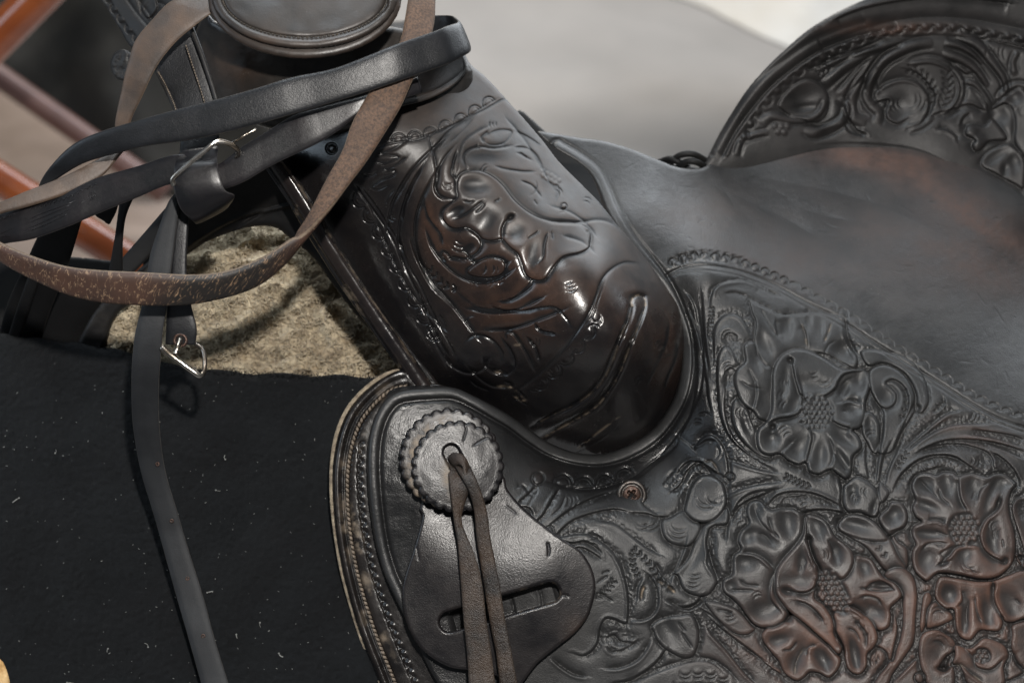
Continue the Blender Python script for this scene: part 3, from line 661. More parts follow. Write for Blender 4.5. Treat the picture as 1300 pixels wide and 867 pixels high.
R.cut("60,330 20,280 -20,290", 1.4, 5, 1); R.line("115,285 60,400 25,430", .8, 1.4); R.cut("165,250 300,290 420,306 540,290 640,258 730,220 830,140 920,80 1000,0", 2.6, 2.6, 0)
R.line("730,245 830,165 930,85 1010,0", 1., 1.)
R.scallops("205,262 330,278 430,284 540,270 620,245 730,205", 13.0, -1, 2.2, True)
R.tile(660, 560); R.disc(115, 237, 10, 2.6, 2.)
R.crs(780, 500, -100, 2, 12, sweep=100); R.crs(830, 500, -110, 2, 13, sweep=110); R.cut("700,455 800,462 870,480 945,490", 2.4, 5, 1)
R.shape("900,505 910,590 950,640 1020,662 1090,652 1150,545 1100,480 1040,440 960,480", 2.2, 5, 3, 5); R.crs(1010, 545, -80, 3, 15, sweep=120)
R.shape("1045,440 1100,500 1180,516 1255,482 1310,400 1300,290 1260,240 1200,212 1130,225 1085,290 1060,360", 2.6, 6, 3.4, 6); R.crs(1180, 360, -80, 2, 14, sweep=120); R.crs(1240, 340, -70, 1, 12, sweep=110); R.crs(1150, 420, -70, 1, 20, sweep=100)
R.cut("960,322 1020,275 1065,190 1130,138 1180,160 1240,200 1280,215", 3.6, 5, 1); R.cut("1040,430 1060,340 1085,270 1140,220 1200,210", 2.6, 5, -1); R.line("1170,130 1220,130 1260,190 1262,210", 1.8, 1.4, dust=.6)
R.seeds(975, 240, 75, 48, -48, 3.6, 2.4, base=-1.5); R.cut("1110,60 1080,20 1000,-40", 2, 6, 1); R.cut("900,480 820,430 780,380 820,290", 1.6, 6, 1)
R.cut("1060,600 1040,680 1000,780 960,860", 2., 8, 1); R.cut("1200,580 1220,650 1190,760 1240,860", 2.2, 6, -1)
R.tile(860, 480)
R.cut("105,440 160,372 220,358 280,410 318,500 330,590", 3., 6, -1); R.cut("110,445 180,400 240,400", 1.4, 4, 1); R.crs(230, 470, 190, 2, 12, sweep=100); R.cut("0,600 60,540 120,530 160,545 200,590 245,612", 2.6, 5, 1)
R.cut("335,520 420,548 520,575 640,600", 2.4, 6, -1); R.cut("320,735 420,695 540,668 660,656", 3.0, 7, -1); R.cut("330,530 335,600 320,730", 1.4, 5, 1)
R.chev("685,620 745,650 800,675 850,690", 6, 4.6, 2.6); R.cut("345,860 400,780 470,735 560,715 640,700", 2.4, 6, 1); R.cut("1030,640 1050,720 1040,800 1075,850", 3., 4.5, -1)
R.tile(0, 0, 1); R.disc(926.6, 605.4, 6.5, 2.4, 1.5)
# ---------- flower 3
R.tile(1040, 560)
R.shape("585,290 600,240 640,205 700,202 740,215 790,195 850,200 880,222 920,212 980,204 1060,225 1120,205 1180,210 1230,245 1252,275 1220,320 1205,380 1210,470 1240,580 1245,700 1220,780 1160,845 1090,872 1000,872 900,850 790,835 740,845 690,885 650,870 605,820 588,750 592,690 612,650 588,590 598,540 650,510 612,480 590,420 608,370", 3.8, 3.2, 4.6, 7, lvl=.5, rim=1.)
R.cut("880,235 885,320 900,380 932,435", 4., 6, 1); R.cut("1150,375 1120,440 1060,490 1030,540 1015,600 1040,680 1100,735 1190,775", 4.6, 7, 1); R.scoop(1140, 395, 14, 36, 15, 3.4); R.scoop(1180, 760, 22, 20, 0, 3.2)
R.cut("800,522 750,500 690,502", 4., 5, 1); R.cut("770,775 830,720 870,675 940,652 1010,662", 4.4, 6, -1); R.scoop(790, 775, 30, 12, -25, 3.2)
R.scoop(670, 275, 55, 45, 30, 3.2); R.line("625,230 690,300 760,370", 2.2, 1.5); R.scoop(810, 265, 42, 80, -8, 3.4); R.cut("760,300 780,360 830,400", 1.8, 4, 1); R.scoop(975, 285, 45, 70, 8, 3.2); R.cut("1000,380 1020,310 1080,260", 2.2, 5, -1); R.scoop(1150, 270, 62, 55, -25, 3.4); R.scoop(1080, 360, 24, 80, 20, 2.); R.line("970,370 985,330", 1.4, 1.2)
R.scoop(670, 410, 80, 30, 20, 2.8); R.scoop(690, 590, 95, 32, 5, 3.2); R.line("735,568 790,590 820,600", 1.8, 1.4); R.line("745,660 800,668", 1.4, 1.2); R.cut("650,690 690,650 760,640 820,650", 2., 4, 1); R.scoop(680, 750, 62, 75, 35, 3.4); R.cut("760,720 800,690 850,665", 1.4, 4, 1)
R.scoop(920, 720, 48, 60, 20, 2.8); R.crs(960, 770, -70, 2, 12, sweep=100); R.crs(1010, 790, -60, 1, 10, sweep=90); R.scoop(1100, 610, 40, 110, 0, 3.); R.crs(1120, 540, 20, 2, 9, sweep=110); R.crs(1150, 590, 10, 2, 9, sweep=100); R.line("1160,620 1170,670", 1.6, 1.3)
R.seeds(920, 560, 100, 105, 0, 3.7, 2.8)
# partial flower at the right frame edge
R.shape("1290,350 1250,370 1225,420 1240,500 1300,700 1290,790 1250,740 1255,720 1330,860 1440,880 1440,300", .8, 4, 3, 6); R.scoop(1290, 430, 40, 60, 0, 2.6); R.scoop(1275, 738, 20, 12, 0, 3)
# ---------- flower 4, hanging under flower 3
R.tile(1040, 694)
R.shape("770,190 738,255 740,330 800,390 855,400 870,520 905,578 965,588 1020,530 1080,532 1140,532 1165,490 1160,440 1180,472 1240,478 1330,450 1440,470 1440,200 1300,150 1200,180 1100,215 1000,218 880,200", 3.2, 3.4, 4, 6, lvl=0)
R.cut("1108,235 1108,330 1135,400 1175,468", 4.2, 5, 1); R.scoop(1106, 248, 14, 26, 0, 3.2); R.scoop(820, 300, 55, 55, 10, 3.8); R.cut("905,270 912,340 870,385", 2, 4, -1); R.scoop(925, 440, 30, 110, 5, 3.4); R.line("950,340 935,420 940,500", 1.8, 1.3); R.scoop(1070, 420, 45, 95, -5, 3.8); R.cut("990,310 1000,400 1030,480", 2.4, 5, 1); R.scoop(1210, 360, 60, 90, -25, 3.8); R.line("1245,330 1275,360", 1.8, 1.4)
# ---------- little flower 5
R.shape("640,740 630,640 655,555 740,525 830,570 870,620 860,660 800,700 760,770 800,790 850,760 850,880 700,880 660,800", 3., 4, 3.6, 6); R.scoop(790, 650, 70, 90, 30, 2.8); R.crs(770, 600, 110, 2, 12, sweep=110); R.crs(745, 640, 110, 1, 9, sweep=110)
R.shape("870,625 960,645 1040,582 1110,592 1178,628 1202,690 1172,760 1165,880 960,880 900,760 850,740 860,690", 2.8, 4, 3.4, 5)
R.cut("870,635 930,650 975,700 1000,760 1070,782 1120,760 1180,700", 3., 5, 1); R.cut("840,740 900,750 960,800 1040,860", 3.2, 5, -1, dust=.3); R.scoop(800, 750, 14, 40, 20, 3.); R.scoop(780, 770, 30, 14, 0, 3.2); R.seeds(1030, 690, 58, 50, 0, 3.2, 2.4)
R.shape("1240,490 1225,560 1220,640 1260,740 1320,780 1440,780 1440,480", 2.6, 5, 3.4, 6); R.cut("1230,660 1260,740 1300,770", 3., 4, -1); R.disc(640, 830, 9, 3., 2.); R.cut("1180,860 1240,830 1300,800", 2., 4, 1)
# ---------- border of the carved panel
R.tile(0, 0, 1)
R.cut(BORD, 3.0, 2.4, 0, taper=.02); R.cut(" ".join("%g,%g" % (p[0] - 1.5, p[1] + 6) for p in pts(BORD)), 1.2, 1.8, 0, taper=.02)
R.scallops("850,338 870,331 897,329 925,333 950,340 985,355 1000,362", 6.2, -1, 3.2, True, None, 1.35, 1.6)
R.scallops("1000,362 1030,378 1066,398 1110,427 1150,453 1190,477 1230,503 1264,520 1300,534 1335,546", 8.4, -1, 1.9, True, (1, .5, .35, .6, 1, 1), .95, .4)
for i, p in enumerate(resample(spline(pts("862,322 885,317 912,318 940,325"), 5), 9)):
    R.cut(np.array((p, p + (1.5, 8), p + (3, 15))), 3., 3.4, 0, sm=False)
# the fork side: edge crease, inner crease, stretched leather below the fork
if 0: R.cut("548,500 578,503 603,513 631,530 655,543 680,560 705,576 735,585 765,587 795,579 828,560 853,532 868,500 875,462 873,425 862,392 848,362 828,336 806,310", 2.2, 4., 1, taper=.03)
RIM = "516,778 504,750 494,728 484,694 477,650 473,602 474,564 480,536 492,514 510,502 548,498 576,498 600,508 628,524 650,537 674,555 700,571 732,581 762,583 794,575 828,555 851,528 866,498 872,462 869,425 859,393 845,364 826,338 806,313 790,290 776,264 767,241 755,219 735,203 708,187"
_rq = dist(spline(pts(RIM), 5), R.X, R.Y)
R.H = np.where(_rq[0] < 9, R.H * np.clip((_rq[0] - 5) / 4, 0, 1), R.H) + 5.5 * np.sqrt(np.clip(1 - (_rq[0] / 7.2) ** 2, 0, 1)) - 2.2 * np.exp(-((_rq[0] - 9.5) / 2.5) ** 2)
R.cut("884,380 890,420 892,470 884,510 862,548 838,578 818,594", 1.5, 3, 1)
# lobe on the left carries a scalloped border and small stamps; mostly hidden by plate
R.tile(0, 0, 1)
# seen through the slot of the plate
R.cut("628,742 648,756 656,790", 1.6, 5, 1); R.cut("660,735 684,748 690,780", 1.6, 5, -1)
R.cut("690,580 640,545 600,520", .8, 9, 0)
# matting of the sunken ground between the flowers
_pan = sdf(spline(pts("870,345 920,345 990,368 1110,438 1262,530 1345,560 1345,910 640,910 640,600 700,612 800,605 880,560 900,500 890,400"), 4, True), R.X, R.Y)
_low = np.clip((-R.H - 1.1) / 1.2, 0, 1) * (_pan > 4)
R.H += _low * (1 - R.M) * (vnoise(R.X, R.Y, 2.3, 5) * 1.7 - .7)
# gentle waves and creases of the plain seat
_seatm = 1 / (1 + np.exp((_pan + 2) / 3))
R.H = R.H + _seatm * (fbm(R.X + .5 * R.Y, R.Y * 2.1, 150, 3, 3) * 2.2)
for a in ("905,232 960,262 1030,300", "960,225 1040,240 1120,262 1200,300", "940,250 1010,285 1060,320", "1010,262 1050,275 1100,285", "890,222 930,255 960,290"):
    R.cut(a, 3.2, 16, 0, taper=.5)
_rs = np.random.RandomState(77)
for _ in range(120):
    _x, _y = _rs.uniform(720, 1335), _rs.uniform(190, 520)
    if _y > 350 + (_x - 900) * .55 or _y < 215: continue
    _a = _rs.normal(.5, .5); _L = _rs.uniform(4, 26); _d = np.array((math.cos(_a), math.sin(_a))); _n = np.array((-_d[1], _d[0]))
    R.line(np.array((np.array((_x, _y)), np.array((_x, _y)) + _d * _L * .5 + _n * _rs.normal(0, 1.2), np.array((_x, _y)) + _d * _L)), _rs.uniform(.15, .55), _rs.uniform(.6, 1.3), taper=.4)
for a in ("1145,262 1160,272", "1262,390 1275,410", "1240,372 1252,388", "1020,392 1035,402"): R.line(a, .7, .8)
R.H += fbm(R.X, R.Y, 16, 3, 9) * .3 + _seatm * fbm(R.X + .3 * R.Y, R.Y * 1.6, 7, 2, 19) * .22
_rim = dist(spline(pts("520,495 576,498 628,524 674,555 732,581 762,583 794,575 828,555 851,528 866,498 872,462 869,425 859,393 845,364 826,338 790,292"), 4), R.X, R.Y)[0]
_rim2 = _rq[0]
R.H -= 9 * np.exp(-np.clip(-sdf(np.array([(575, 782), (700, 742), (706, 762), (580, 800)], float), R.X, R.Y), 0, 99) / 5)
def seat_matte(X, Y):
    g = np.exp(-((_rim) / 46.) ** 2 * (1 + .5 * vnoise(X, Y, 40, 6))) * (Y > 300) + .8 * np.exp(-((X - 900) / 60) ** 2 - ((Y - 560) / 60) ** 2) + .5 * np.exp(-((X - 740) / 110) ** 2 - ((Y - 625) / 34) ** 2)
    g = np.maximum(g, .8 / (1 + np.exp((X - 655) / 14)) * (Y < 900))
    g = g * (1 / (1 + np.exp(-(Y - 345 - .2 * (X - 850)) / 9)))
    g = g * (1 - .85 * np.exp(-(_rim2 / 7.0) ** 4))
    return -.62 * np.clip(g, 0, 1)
def seat_wear(X, Y):
    w = .0 + 0 * X
    def g(cx, cy, rx, ry, a, ang=0):
        c, s = math.cos(math.radians(ang)), math.sin(math.radians(ang)); u = ((X - cx) * c + (Y - cy) * s) / rx; v = (-(X - cx) * s + (Y - cy) * c) / ry
        return a * np.exp(-(u * u + v * v))
    w = w + g(1130, 800, 170, 80, .75, -12) + g(1260, 800, 90, 110, .6) + g(1030, 830, 90, 60, .45) + g(1020, 740, 60, 80, .25)
    w = w + g(1090, 200, 110, 16, 1.2, 6) + g(1220, 262, 130, 24, 1.2, 30) + g(1180, 320, 160, 40, .45, 20) + g(1250, 330, 60, 24, .5, 30) + g(890, 270, 60, 40, .25) + g(1010, 330, 120, 30, .35, 20) + g(1230, 690, 90, 90, .25) + g(1230, 548, 50, 12, .4, 15)
    w = w + g(700, 600, 22, 10, .55)
    w = w - g(870, 520, 90, 130, .2)
    return np.clip(w, 0, 1.3)
SEAT_Z = rbf([(1300, 867, 25), (1000, 867, 8), (700, 867, 0), (480, 700, -12), (520, 860, -2), (500, 520, -22), (620, 540, -34), (800, 700, -10), (930, 620, -30), (900, 500, -62), (1300, 620, -28), (1000, 430, -92), (1130, 560, -48), (1300, 520, -78),
              (1120, 350, -172), (900, 340, -118), (1300, 390, -210), (1010, 240, -288), (1000, 300, -226), (820, 200, -250), (740, 178, -232), (900, 225, -300), (1150, 195, -345), (1300, 260, -328), (1000, 145, -392), (1100, 140, -405), (1200, 155, -405), (1300, 205, -396), (930, 178, -362), (1340, 300, -330), (790, 275, -150), (700, 572, -74), (770, 587, -84), (872, 440, -112), (855, 380, -122), (830, 556, -100), (890, 440, -88), (700, 620, -28), (780, 640, -34), (760, 240, -185), (690, 170, -215), (860, 260, -215)])
SEAT_OUT = "500,493 540,489 576,492 600,502 630,517 652,530 676,548 700,563 730,574 760,576 790,568 822,549 845,522 858,494 865,462 862,425 853,395 840,368 820,340 800,314 784,292 768,268 758,240 748,220 730,204 706,190 682,168 705,170 735,175 765,179 800,189 835,203 862,213 892,213 915,196 955,172 1000,158 1050,150 1100,150 1150,158 1200,172 1260,198 1343,232 1400,262 1438,290 1438,962 620,962 590,925 570,890 545,850 520,795 503,762 489,731 478,696 470,650 466,600 467,562 474,533 486,510"
# ------------------------------------------------------------------ FORK (swell) cover
RF = Relief(325, 20, 905, 610, STEP); RF.wk = .8; RF.sk = 2.0; RF.rk = .2; RF.lip = .05
RF.tile(430, 80)
RF.cut("215,560 300,520 400,500 520,485 600,450 700,410 830,345 950,285 1040,235 1080,250", 2.0, 2., 0, taper=.05); RF.line("300,495 420,478 520,468 650,425 780,365 900,290 1010,225", 1.4, 1.2, taper=.05)
RF.scallops("330,505 430,482 540,468 640,425 740,385 840,330 930,275 1000,235", 9.2, -1, 2.0, True)
RF.cut("240,600 290,580 380,600 300,640 230,630", 2.4, 4, 1); RF.cut("200,800 260,750 340,720 360,690 330,680 270,690", 2.8, 4, -1); RF.line("200,795 250,805 310,780", 2., 1.4); RF.cut("160,710 210,715 240,690", 2, 3, 1)
RF.cut("700,455 600,540 500,640 430,730 360,860", 2.6, 5, -1); RF.cut("520,680 470,760 435,860", 2.6, 4, 1); RF.cut("745,515 680,590 630,680 610,770 620,830 660,870", 2.6, 4.5, -1); RF.cut("750,565 725,640 715,700 740,740", 2.8, 4.5, 1)
RF.cut("870,340 780,440 690,520", 1.4, 6, 1); RF.crs(700, 760, -90, 2, 7, sweep=90); RF.cut("960,400 880,440 800,500 770,580 745,700", 2., 7, 1); RF.crs(985, 390, 0, 3, 6, sweep=90); RF.cut("930,460 1020,425 1100,440 1050,510 960,520 905,480", 1.5, 4, 1)
RF.cut("1110,430 1200,470 1290,530", 1.4, 5, 1); RF.line("1130,570 1190,600 1230,620", 1.6, 1.5)
# large lily
RF.tile(540, 170)
RF.cut("265,215 245,160 270,110 350,85 440,95 560,75", 3., 6, -1); RF.scoop(370, 150, 110, 50, 5, 2.6); RF.line("440,205 520,225 620,240 700,240", 2., 2.); RF.cut("560,85 640,90 700,130 740,200", 1.6, 6, 1); RF.line("600,120 650,155", 1.6, 1.4)
RF.cut("370,60 355,20 400,-20", 2.2, 5, 1)
RF.shape("205,300 225,262 270,242 340,238 420,270 490,330 560,420 640,490 720,535 820,562 920,566 1000,585 1045,625 1050,675 1035,722 980,752 870,780 800,860 755,920 690,925 640,890 615,820 590,760 540,720 495,670 480,665 430,675 370,668 320,625 270,592 190,600 140,575 112,530 125,480 205,410 202,350", 1.6, 7, 3.4, 6, lvl=.2, rim=.9)
RF.cut("790,556 900,566 1000,562 1080,550 1160,560 1240,610", 3.2, 6, -1)
RF.scoop(310, 330, 85, 50, 8, 3.8); RF.scoop(200, 490, 55, 40, -20, 3.); RF.line("175,545 240,520 310,470 375,420", 2.6, 2.); RF.line("240,425 280,435 310,425", 2., 1.6); RF.cut("380,440 350,480 320,500", 2, 4, 1); RF.line("440,430 480,410", 1.6, 1.6)
RF.scoop(390, 560, 60, 75, 20, 2.8); RF.cut("560,515 510,555 487,610 490,665", 4., 5, -1); RF.scoop(540, 525, 22, 16, -30, 2.6); RF.scoop(570, 620, 65, 60, 0, 3.); RF.line("650,665 690,640 725,615", 2., 1.8)
RF.cut("780,625 760,700 750,780 715,822", 3., 4, 1); RF.line("805,620 810,670", 2., 1.6); RF.scoop(690, 760, 45, 90, 10, 2.6); RF.scoop(920, 680, 95, 70, -5, 2.); RF.cut("1020,610 1048,650 1040,710", 2.8, 4, -1)
RF.crs(640, 330, 200, 1, 14, sweep=90); RF.line("610,300 680,330 735,400", 2.2, 1.6); RF.line("690,420 710,450", 1.4, 1.3); RF.cut("720,260 810,290 850,360 830,440", 1.4, 7, 1); RF.scoop(780, 380, 60, 90, -20, 1.4)
RF.seeds(800, 275, 80, 34, 30, 3.0, 1.5, base=-.6); RF.disc(880, 460, 4.5, 2., 2.); RF.crs(870, 500, 90, 2, 5); RF.crs(1020, 450, 120, 2, 9, sweep=90)
RF.cut("350,0 330,70 350,110", .8, 4, 1); RF.cut("20,0 75,260 60,340 100,400 190,420", 2.6, 5, -1); RF.crs(140, 320, -70, 2, 7); RF.cut("200,100 175,200 190,310", 2.2, 5, -1)
# extra veins, scrolls and shading strokes round the lily
RF.tile(0, 0, 1)
for a_, d_, w_ in (("524,212 506,240 494,272 490,300", 3.2, 5), ("540,205 520,240 508,276 506,310 514,345", 3.6, 6), ("556,214 536,250 526,285 530,325 546,360 572,388", 3.6, 7), ("470,262 486,300 506,345 534,388 566,420", 3., 6), ("598,150 570,166 550,190", 2.6, 5), ("478,196 500,190 520,176", 2.6, 5), ("484,216 500,212 516,200", 2.4, 4), ("592,392 626,398 660,392 690,378", 3., 6), ("610,420 650,418 690,404 720,392", 2.6, 6), ("556,440 570,462 592,474 612,470 622,454", 3., 5), ("642,150 664,176 682,204 700,236", 2.2, 5), ("700,262 724,270 744,284 760,304", 2.4, 5), ("716,300 740,308 756,322", 2.2, 5), ("588,318 606,336 630,342 648,332", 2.8, 5), ("520,300 530,330 548,352", 2.4, 4)):
    RF.cut(a_, d_, w_, -1)
RF.crs(618, 216, 40, 2, 7, sweep=110); RF.crs(600, 356, 200, 3, 8, sweep=110); RF.crs(706, 246, 150, 2, 8, sweep=100); RF.crs(540, 392, 60, 3, 8, sweep=110); RF.crs(676, 434, 200, 2, 9, sweep=110)
RF.seeds(628, 356, 13, 8, -20, 2.8, 1.6, base=-1.2)
# left band border
RF.tile(420, 240)
RF.cut("155,-20 235,90 330,220 400,340 440,430 500,560 560,680 600,780 640,870 700,980 750,1060", 3.0, 2.4, 0, taper=.02); RF.cut("200,0 290,120 360,230 430,340 500,500 560,600 620,730 680,850 740,960 790,1060", 2.2, 2., 0, taper=.02)
RF.scallops("150,20 230,130 300,250 370,370 430,490 490,610 560,740 620,850 690,960", 11.5, 1, 2.6, True, None, .95, .9)
RF.cut("500,0 470,90 455,200", 2.0, 5, 1); RF.crs(400, 170, -40, 2, 7); RF.line("345,100 370,40 410,0", 1.8, 1.5); RF.line("375,110 410,40", 2., 1.5); RF.cut("430,290 425,330 460,400", 2.2, 4, -1)
RF.cut("500,270 525,370 570,480 640,590 740,700 820,800 880,880 940,960", 3.4, 8, -1); RF.cut("600,260 640,370 720,480 820,560 930,598 1030,590 1110,550 1165,510", 3.2, 7, -1); RF.cut("590,60 620,180 700,290 710,370", 1.6, 8, 1)
RF.cut("860,250 930,290 955,350 920,410 850,440 780,430 760,445 810,460 850,465", 3., 6, -1); RF.cut("760,440 735,410 710,400 705,430 735,460", 2.8, 3.5, 1); RF.crs(820, 330, -70, 3, 14, sweep=80); RF.scoop(880, 380, 60, 40, -30, 2.4)
RF.shape("870,520 930,470 1000,440 1080,450 1105,490 1080,540 1000,560 900,550", 1.6, 5, 2.4, 6); RF.crs(1010, 510, 200, 2, 10, sweep=110); RF.crs(940, 500, 200, 1, 9)
RF.chev("625,500 680,570 740,620 820,630", 5, 5, 3.2, 1.8)
RF.cut("1060,712 1130,710 1220,660 1290,600", 2., 5, 1); RF.cut("1000,740 1120,775 1230,772 1300,765", 1.6, 6, 1); RF.cut("700,560 900,730 1000,760 1180,775", 1.0, 8, 1)
RF.crs(900, 850, 60, 1, 9); RF.cut("680,790 720,840 730,900", 1.8, 4, 1)
RF.tile(640, 320)
RF.cut("0,305 60,290 120,240 170,190 200,160", 2., 5, 1); RF.cut("0,378 120,370 230,352 320,350 380,400 440,490", 2.2, 5, 1); RF.line("195,455 230,500 320,520", 2., 1.5); RF.crs(410, 190, 250, 3, 13, sweep=70); RF.line("150,545 200,610 225,690", 2., 1.5)
RF.cut("850,70 760,68 680,110 620,180 580,290 540,390 480,480 400,590 300,700 200,790 80,880", 2.0, 3, 0, taper=.05); RF.line("640,180 600,300 560,400 500,490", 1.2, 1.2)
RF.crs(585, 430, -100, 2, 7, sweep=220); RF.crs(570, 500, 90, 1, 8, sweep=120)
RF.scallops("560,460 500,545 430,630 350,710 270,790 190,860", 10.5, -1, 2.0, True)
RF.tile(0, 0, 1); RF.scallops("700,468 680,488 655,505", 9, -1, 1.4, True)
RF.tile(640, 320)
# the rolled piping that runs round the swell
RF.cut("800,330 815,295 850,275 885,290 895,340 870,420 830,520 790,620 750,730 700,830 640,920 560,1000 440,1070 330,1130 200,1200", 4.6, 3.2, 0, taper=.02, dust=0.35)
RF.ridge("850,310 845,370 810,470 770,560 730,650 690,750 640,840 560,930 450,1010 330,1070 180,1150", 5.5, 5.5, 4.5, 3.2)
RF.scoop(850, 282, 50, 22, 0, 2.6)
RF.cut("805,330 790,420 745,520 720,600 690,690 640,790 580,870 460,960 330,1020 200,1090", 3.4, 3., 0, taper=.02, dust=.2)
RF.dust[...] = np.maximum(RF.dust, .95 * np.exp(-((np.hypot(RF.X - 811, RF.Y - 384) - 9) / 1.6) ** 2) * (RF.Y < 389))
RF.cut("1045,460 1035,560 1000,650 950,760 900,864", 2.2, 4, 1); RF.cut("1105,560 1090,680 1040,800 1020,864", 2., 4, 1); RF.crs(1000, 600, 60, 2, 8, sweep=110); RF.crs(930, 720, 60, 2, 8, sweep=110); RF.crs(870, 830, 60, 2, 8, sweep=110); RF.crs(1050, 690, 60, 1, 7, sweep=110)
# lower dark part
RF.tile(540, 410)
RF.cut("250,120 300,80 370,80 440,120 490,190 485,245", 3., 5, 1); RF.cut("480,90 540,170 570,250 545,310 500,330 430,315 380,270 360,220", 3., 5, 1); RF.scoop(470, 310, 30, 10, 20, 3.); RF.cut("520,110 515,70 550,65 600,130 650,210 690,300", 3.2, 5, -1); RF.cut("650,95 700,160 725,240", 2.4, 4, 1)
RF.cut("270,280 340,350 420,400 500,410 550,400", 2.6, 5, -1); RF.line("280,360 330,400 410,430", 2.4, 1.6); RF.cut("500,375 540,385 545,420", 2.6, 3, 1); RF.cut("690,0 740,50 830,70", 2.2, 5, 1)
for x, y in ((470, 312), (585, 140), (480, 400), (540, 405), (600, 430), (590, 470), (620, 490)): RF.dust += .9 * np.exp(-(((RF.X - 540 - x / 5) / 4.0) ** 2 + ((RF.Y - 410 - y / 5) / 1.5) ** 2))
RF.line("560,455 610,500 650,520", 1.8, 1.3); RF.line("590,430 640,480", 1.8, 1.3); RF.line("560,500 610,440", 1.6, 1.2); RF.line("960,800 1140,660 1240,590", 1.2, 1.2, dust=.4); RF.line("900,840 1080,760 1250,640", .8, 1.2)
RF.cut("0,10 60,120 110,220 150,300", 2.6, 2.4, 0); RF.cut("30,0 90,120 140,230 180,310", 2.2, 2.4, 0)
# seam at right-hand side + rivet
RF.tile(0, 0, 1); RF.disc(421, 189, 8, 2.6, 2.2); RF.cut("596,128 640,118", .01, 1, 0)
RF.H += fbm(RF.X, RF.Y, 60, 2, 21) * .5 + fbm(RF.X, RF.Y, 7, 2, 22) * .12
def fork_wear(X, Y):
    w = .02 + 0 * X
    def g(cx, cy, rx, ry, a, ang=0):
        c, s = math.cos(math.radians(ang)), math.sin(math.radians(ang)); u = ((X - cx) * c + (Y - cy) * s) / rx; v = (-(X - cx) * s + (Y - cy) * c) / ry
        return .58 * a * np.exp(-(u * u + v * v))
    w = w + g(690, 350, 60, 40, .8, 30) + g(560, 290, 26, 40, .7) + g(640, 400, 55, 30, .7, 20) + g(620, 330, 60, 40, .35) + g(780, 340, 50, 36, .55, 30) + g(650, 230, 60, 60, .35) + g(845, 430, 18, 60, .4) + g(855, 440, 16, 60, .2) + g(800, 410, 30, 40, .25) + g(545, 275, 8, 20, .6)
    return np.clip(w, 0, 1.3)
FORK_Z = rbf([(350, 205, -70), (420, 320, -76), (480, 410, -80), (550, 492, -92), (600, 505, -96), (640, 530, -100), (700, 566, -108), (760, 582, -114), (830, 556, -124), (868, 500, -134), (880, 440, -140), (862, 380, -122), (818, 322, -108), (770, 262, -98), (690, 180, -92), (646, 130, -88), (605, 85, -90), (560, 40, -100), (420, 60, -90),
              (430, 210, -14), (480, 150, 6), (560, 150, -8), (600, 230, 16), (550, 270, 8), (470, 290, -32), (500, 370, -46), (560, 390, -22), (620, 320, 24), (690, 370, 44), (755, 405, 56), (805, 430, 34), (640, 440, -8), (720, 460, 26), (770, 480, 12), (740, 530, -50), (835, 480, -48), (830, 400, -22), (600, 470, -34), (660, 510, -58), (700, 270, -2), (770, 330, 6), (660, 190, -46)])
FORK_OUT = "352,205 340,150 360,90 430,45 520,25 575,45 596,80 613,95 630,112 647,131 667,153 690,180 710,206 740,236 760,256 784,286 806,312 832,345 852,374 868,402 880,440 880,490 868,530 836,562 800,584 760,590 720,588 690,574 656,548 620,522 590,506 556,500 520,452 484,408 450,360 415,303 380,248"
# ------------------------------------------------------------------ CANTLE (softly out of focus, carved)
RC = Relief(870, -60, 1450, 340, STEP * 1.25)
RC.tile(900, 40)
RC.cut("0,790 80,640 190,460 330,300 480,190 640,80 820,0 1000,-60", 3.0, 6, 0, taper=.01)
RC.cut("90,790 170,640 270,500 400,350 560,220 720,120 900,50 1060,10 1200,-20", 5.0, 8, -1, taper=.01)
RC.ridge("40,790 130,630 240,470 380,310 540,180 700,80 880,10 1040,-40", 6, 6, 3.0, 1)
RC.scallops("190,700 250,590 320,480 420,380 520,280 640,200 760,140", 8.5, 1, 2.8, True, None, 1, 2.2)
RC.tile(1040, 0)
RC.scallops("50,345 160,285 260,240 370,205 480,180 600,165 730,160 860,165 980,180 1120,205 1300,240 1500,290", 8.6, 1, 3.4, True, None, 1, 2.8)
RC.cut("0,300 120,250 260,195 430,145 600,118 760,112 900,120 1080,145 1300,190 1500,240", 5.5, 9, 0, taper=.01)
RC.cut("-20,150 100,80 300,10 500,-40 800,-60", 4., 5, 0, taper=.02); RC.cut("100,130 250,70 420,30 640,0 900,-5 1200,20", 4.5, 8, 1, taper=.02)
RC.cut("-100,450 0,420 150,350 300,300 480,250 700,230 900,240 1100,260 1400,310", 4., 5, 0, taper=.02)
# scrolls
RC.tile(900, 40)
RC.shape("440,470 480,400 560,330 640,310 720,350 760,420 750,520 700,570 640,580 600,560 520,540 470,500", 2.6, 6, 4.5, 7, lvl=-1.); RC.scoop(580, 430, 90, 60, -25, 3.6); RC.scoop(600, 490, 80, 24, -10, 2.6)
RC.ridge("330,590 400,540 500,560 620,560 700,520 740,440", 5, 3, 3.6, 2.5); RC.ridge("620,610 660,640 760,620 850,560 870,480 830,420", 6, 4, 3.6, 3); RC.ridge("720,350 900,200 1100,90 1250,60", 5, 5, 3.8, 3); RC.ridge("690,250 800,190 950,140 1100,100", 3, 3, 2.4, 2)
RC.ridge("830,410 900,330 980,240 1060,160", 5, 4, 3.6, 3); RC.ridge("1000,580 920,540 905,440 950,330 1040,210", 6, 4, 4, 3.5); RC.ridge("1060,590 1080,520 1030,470 1000,400 1040,280 1120,180 1260,110", 5, 5, 4, 3)
RC.cut("850,440 870,540 930,620 1000,660", 4, 5, 1); RC.scoop(760, 640, 60, 22, -20, 2.5)
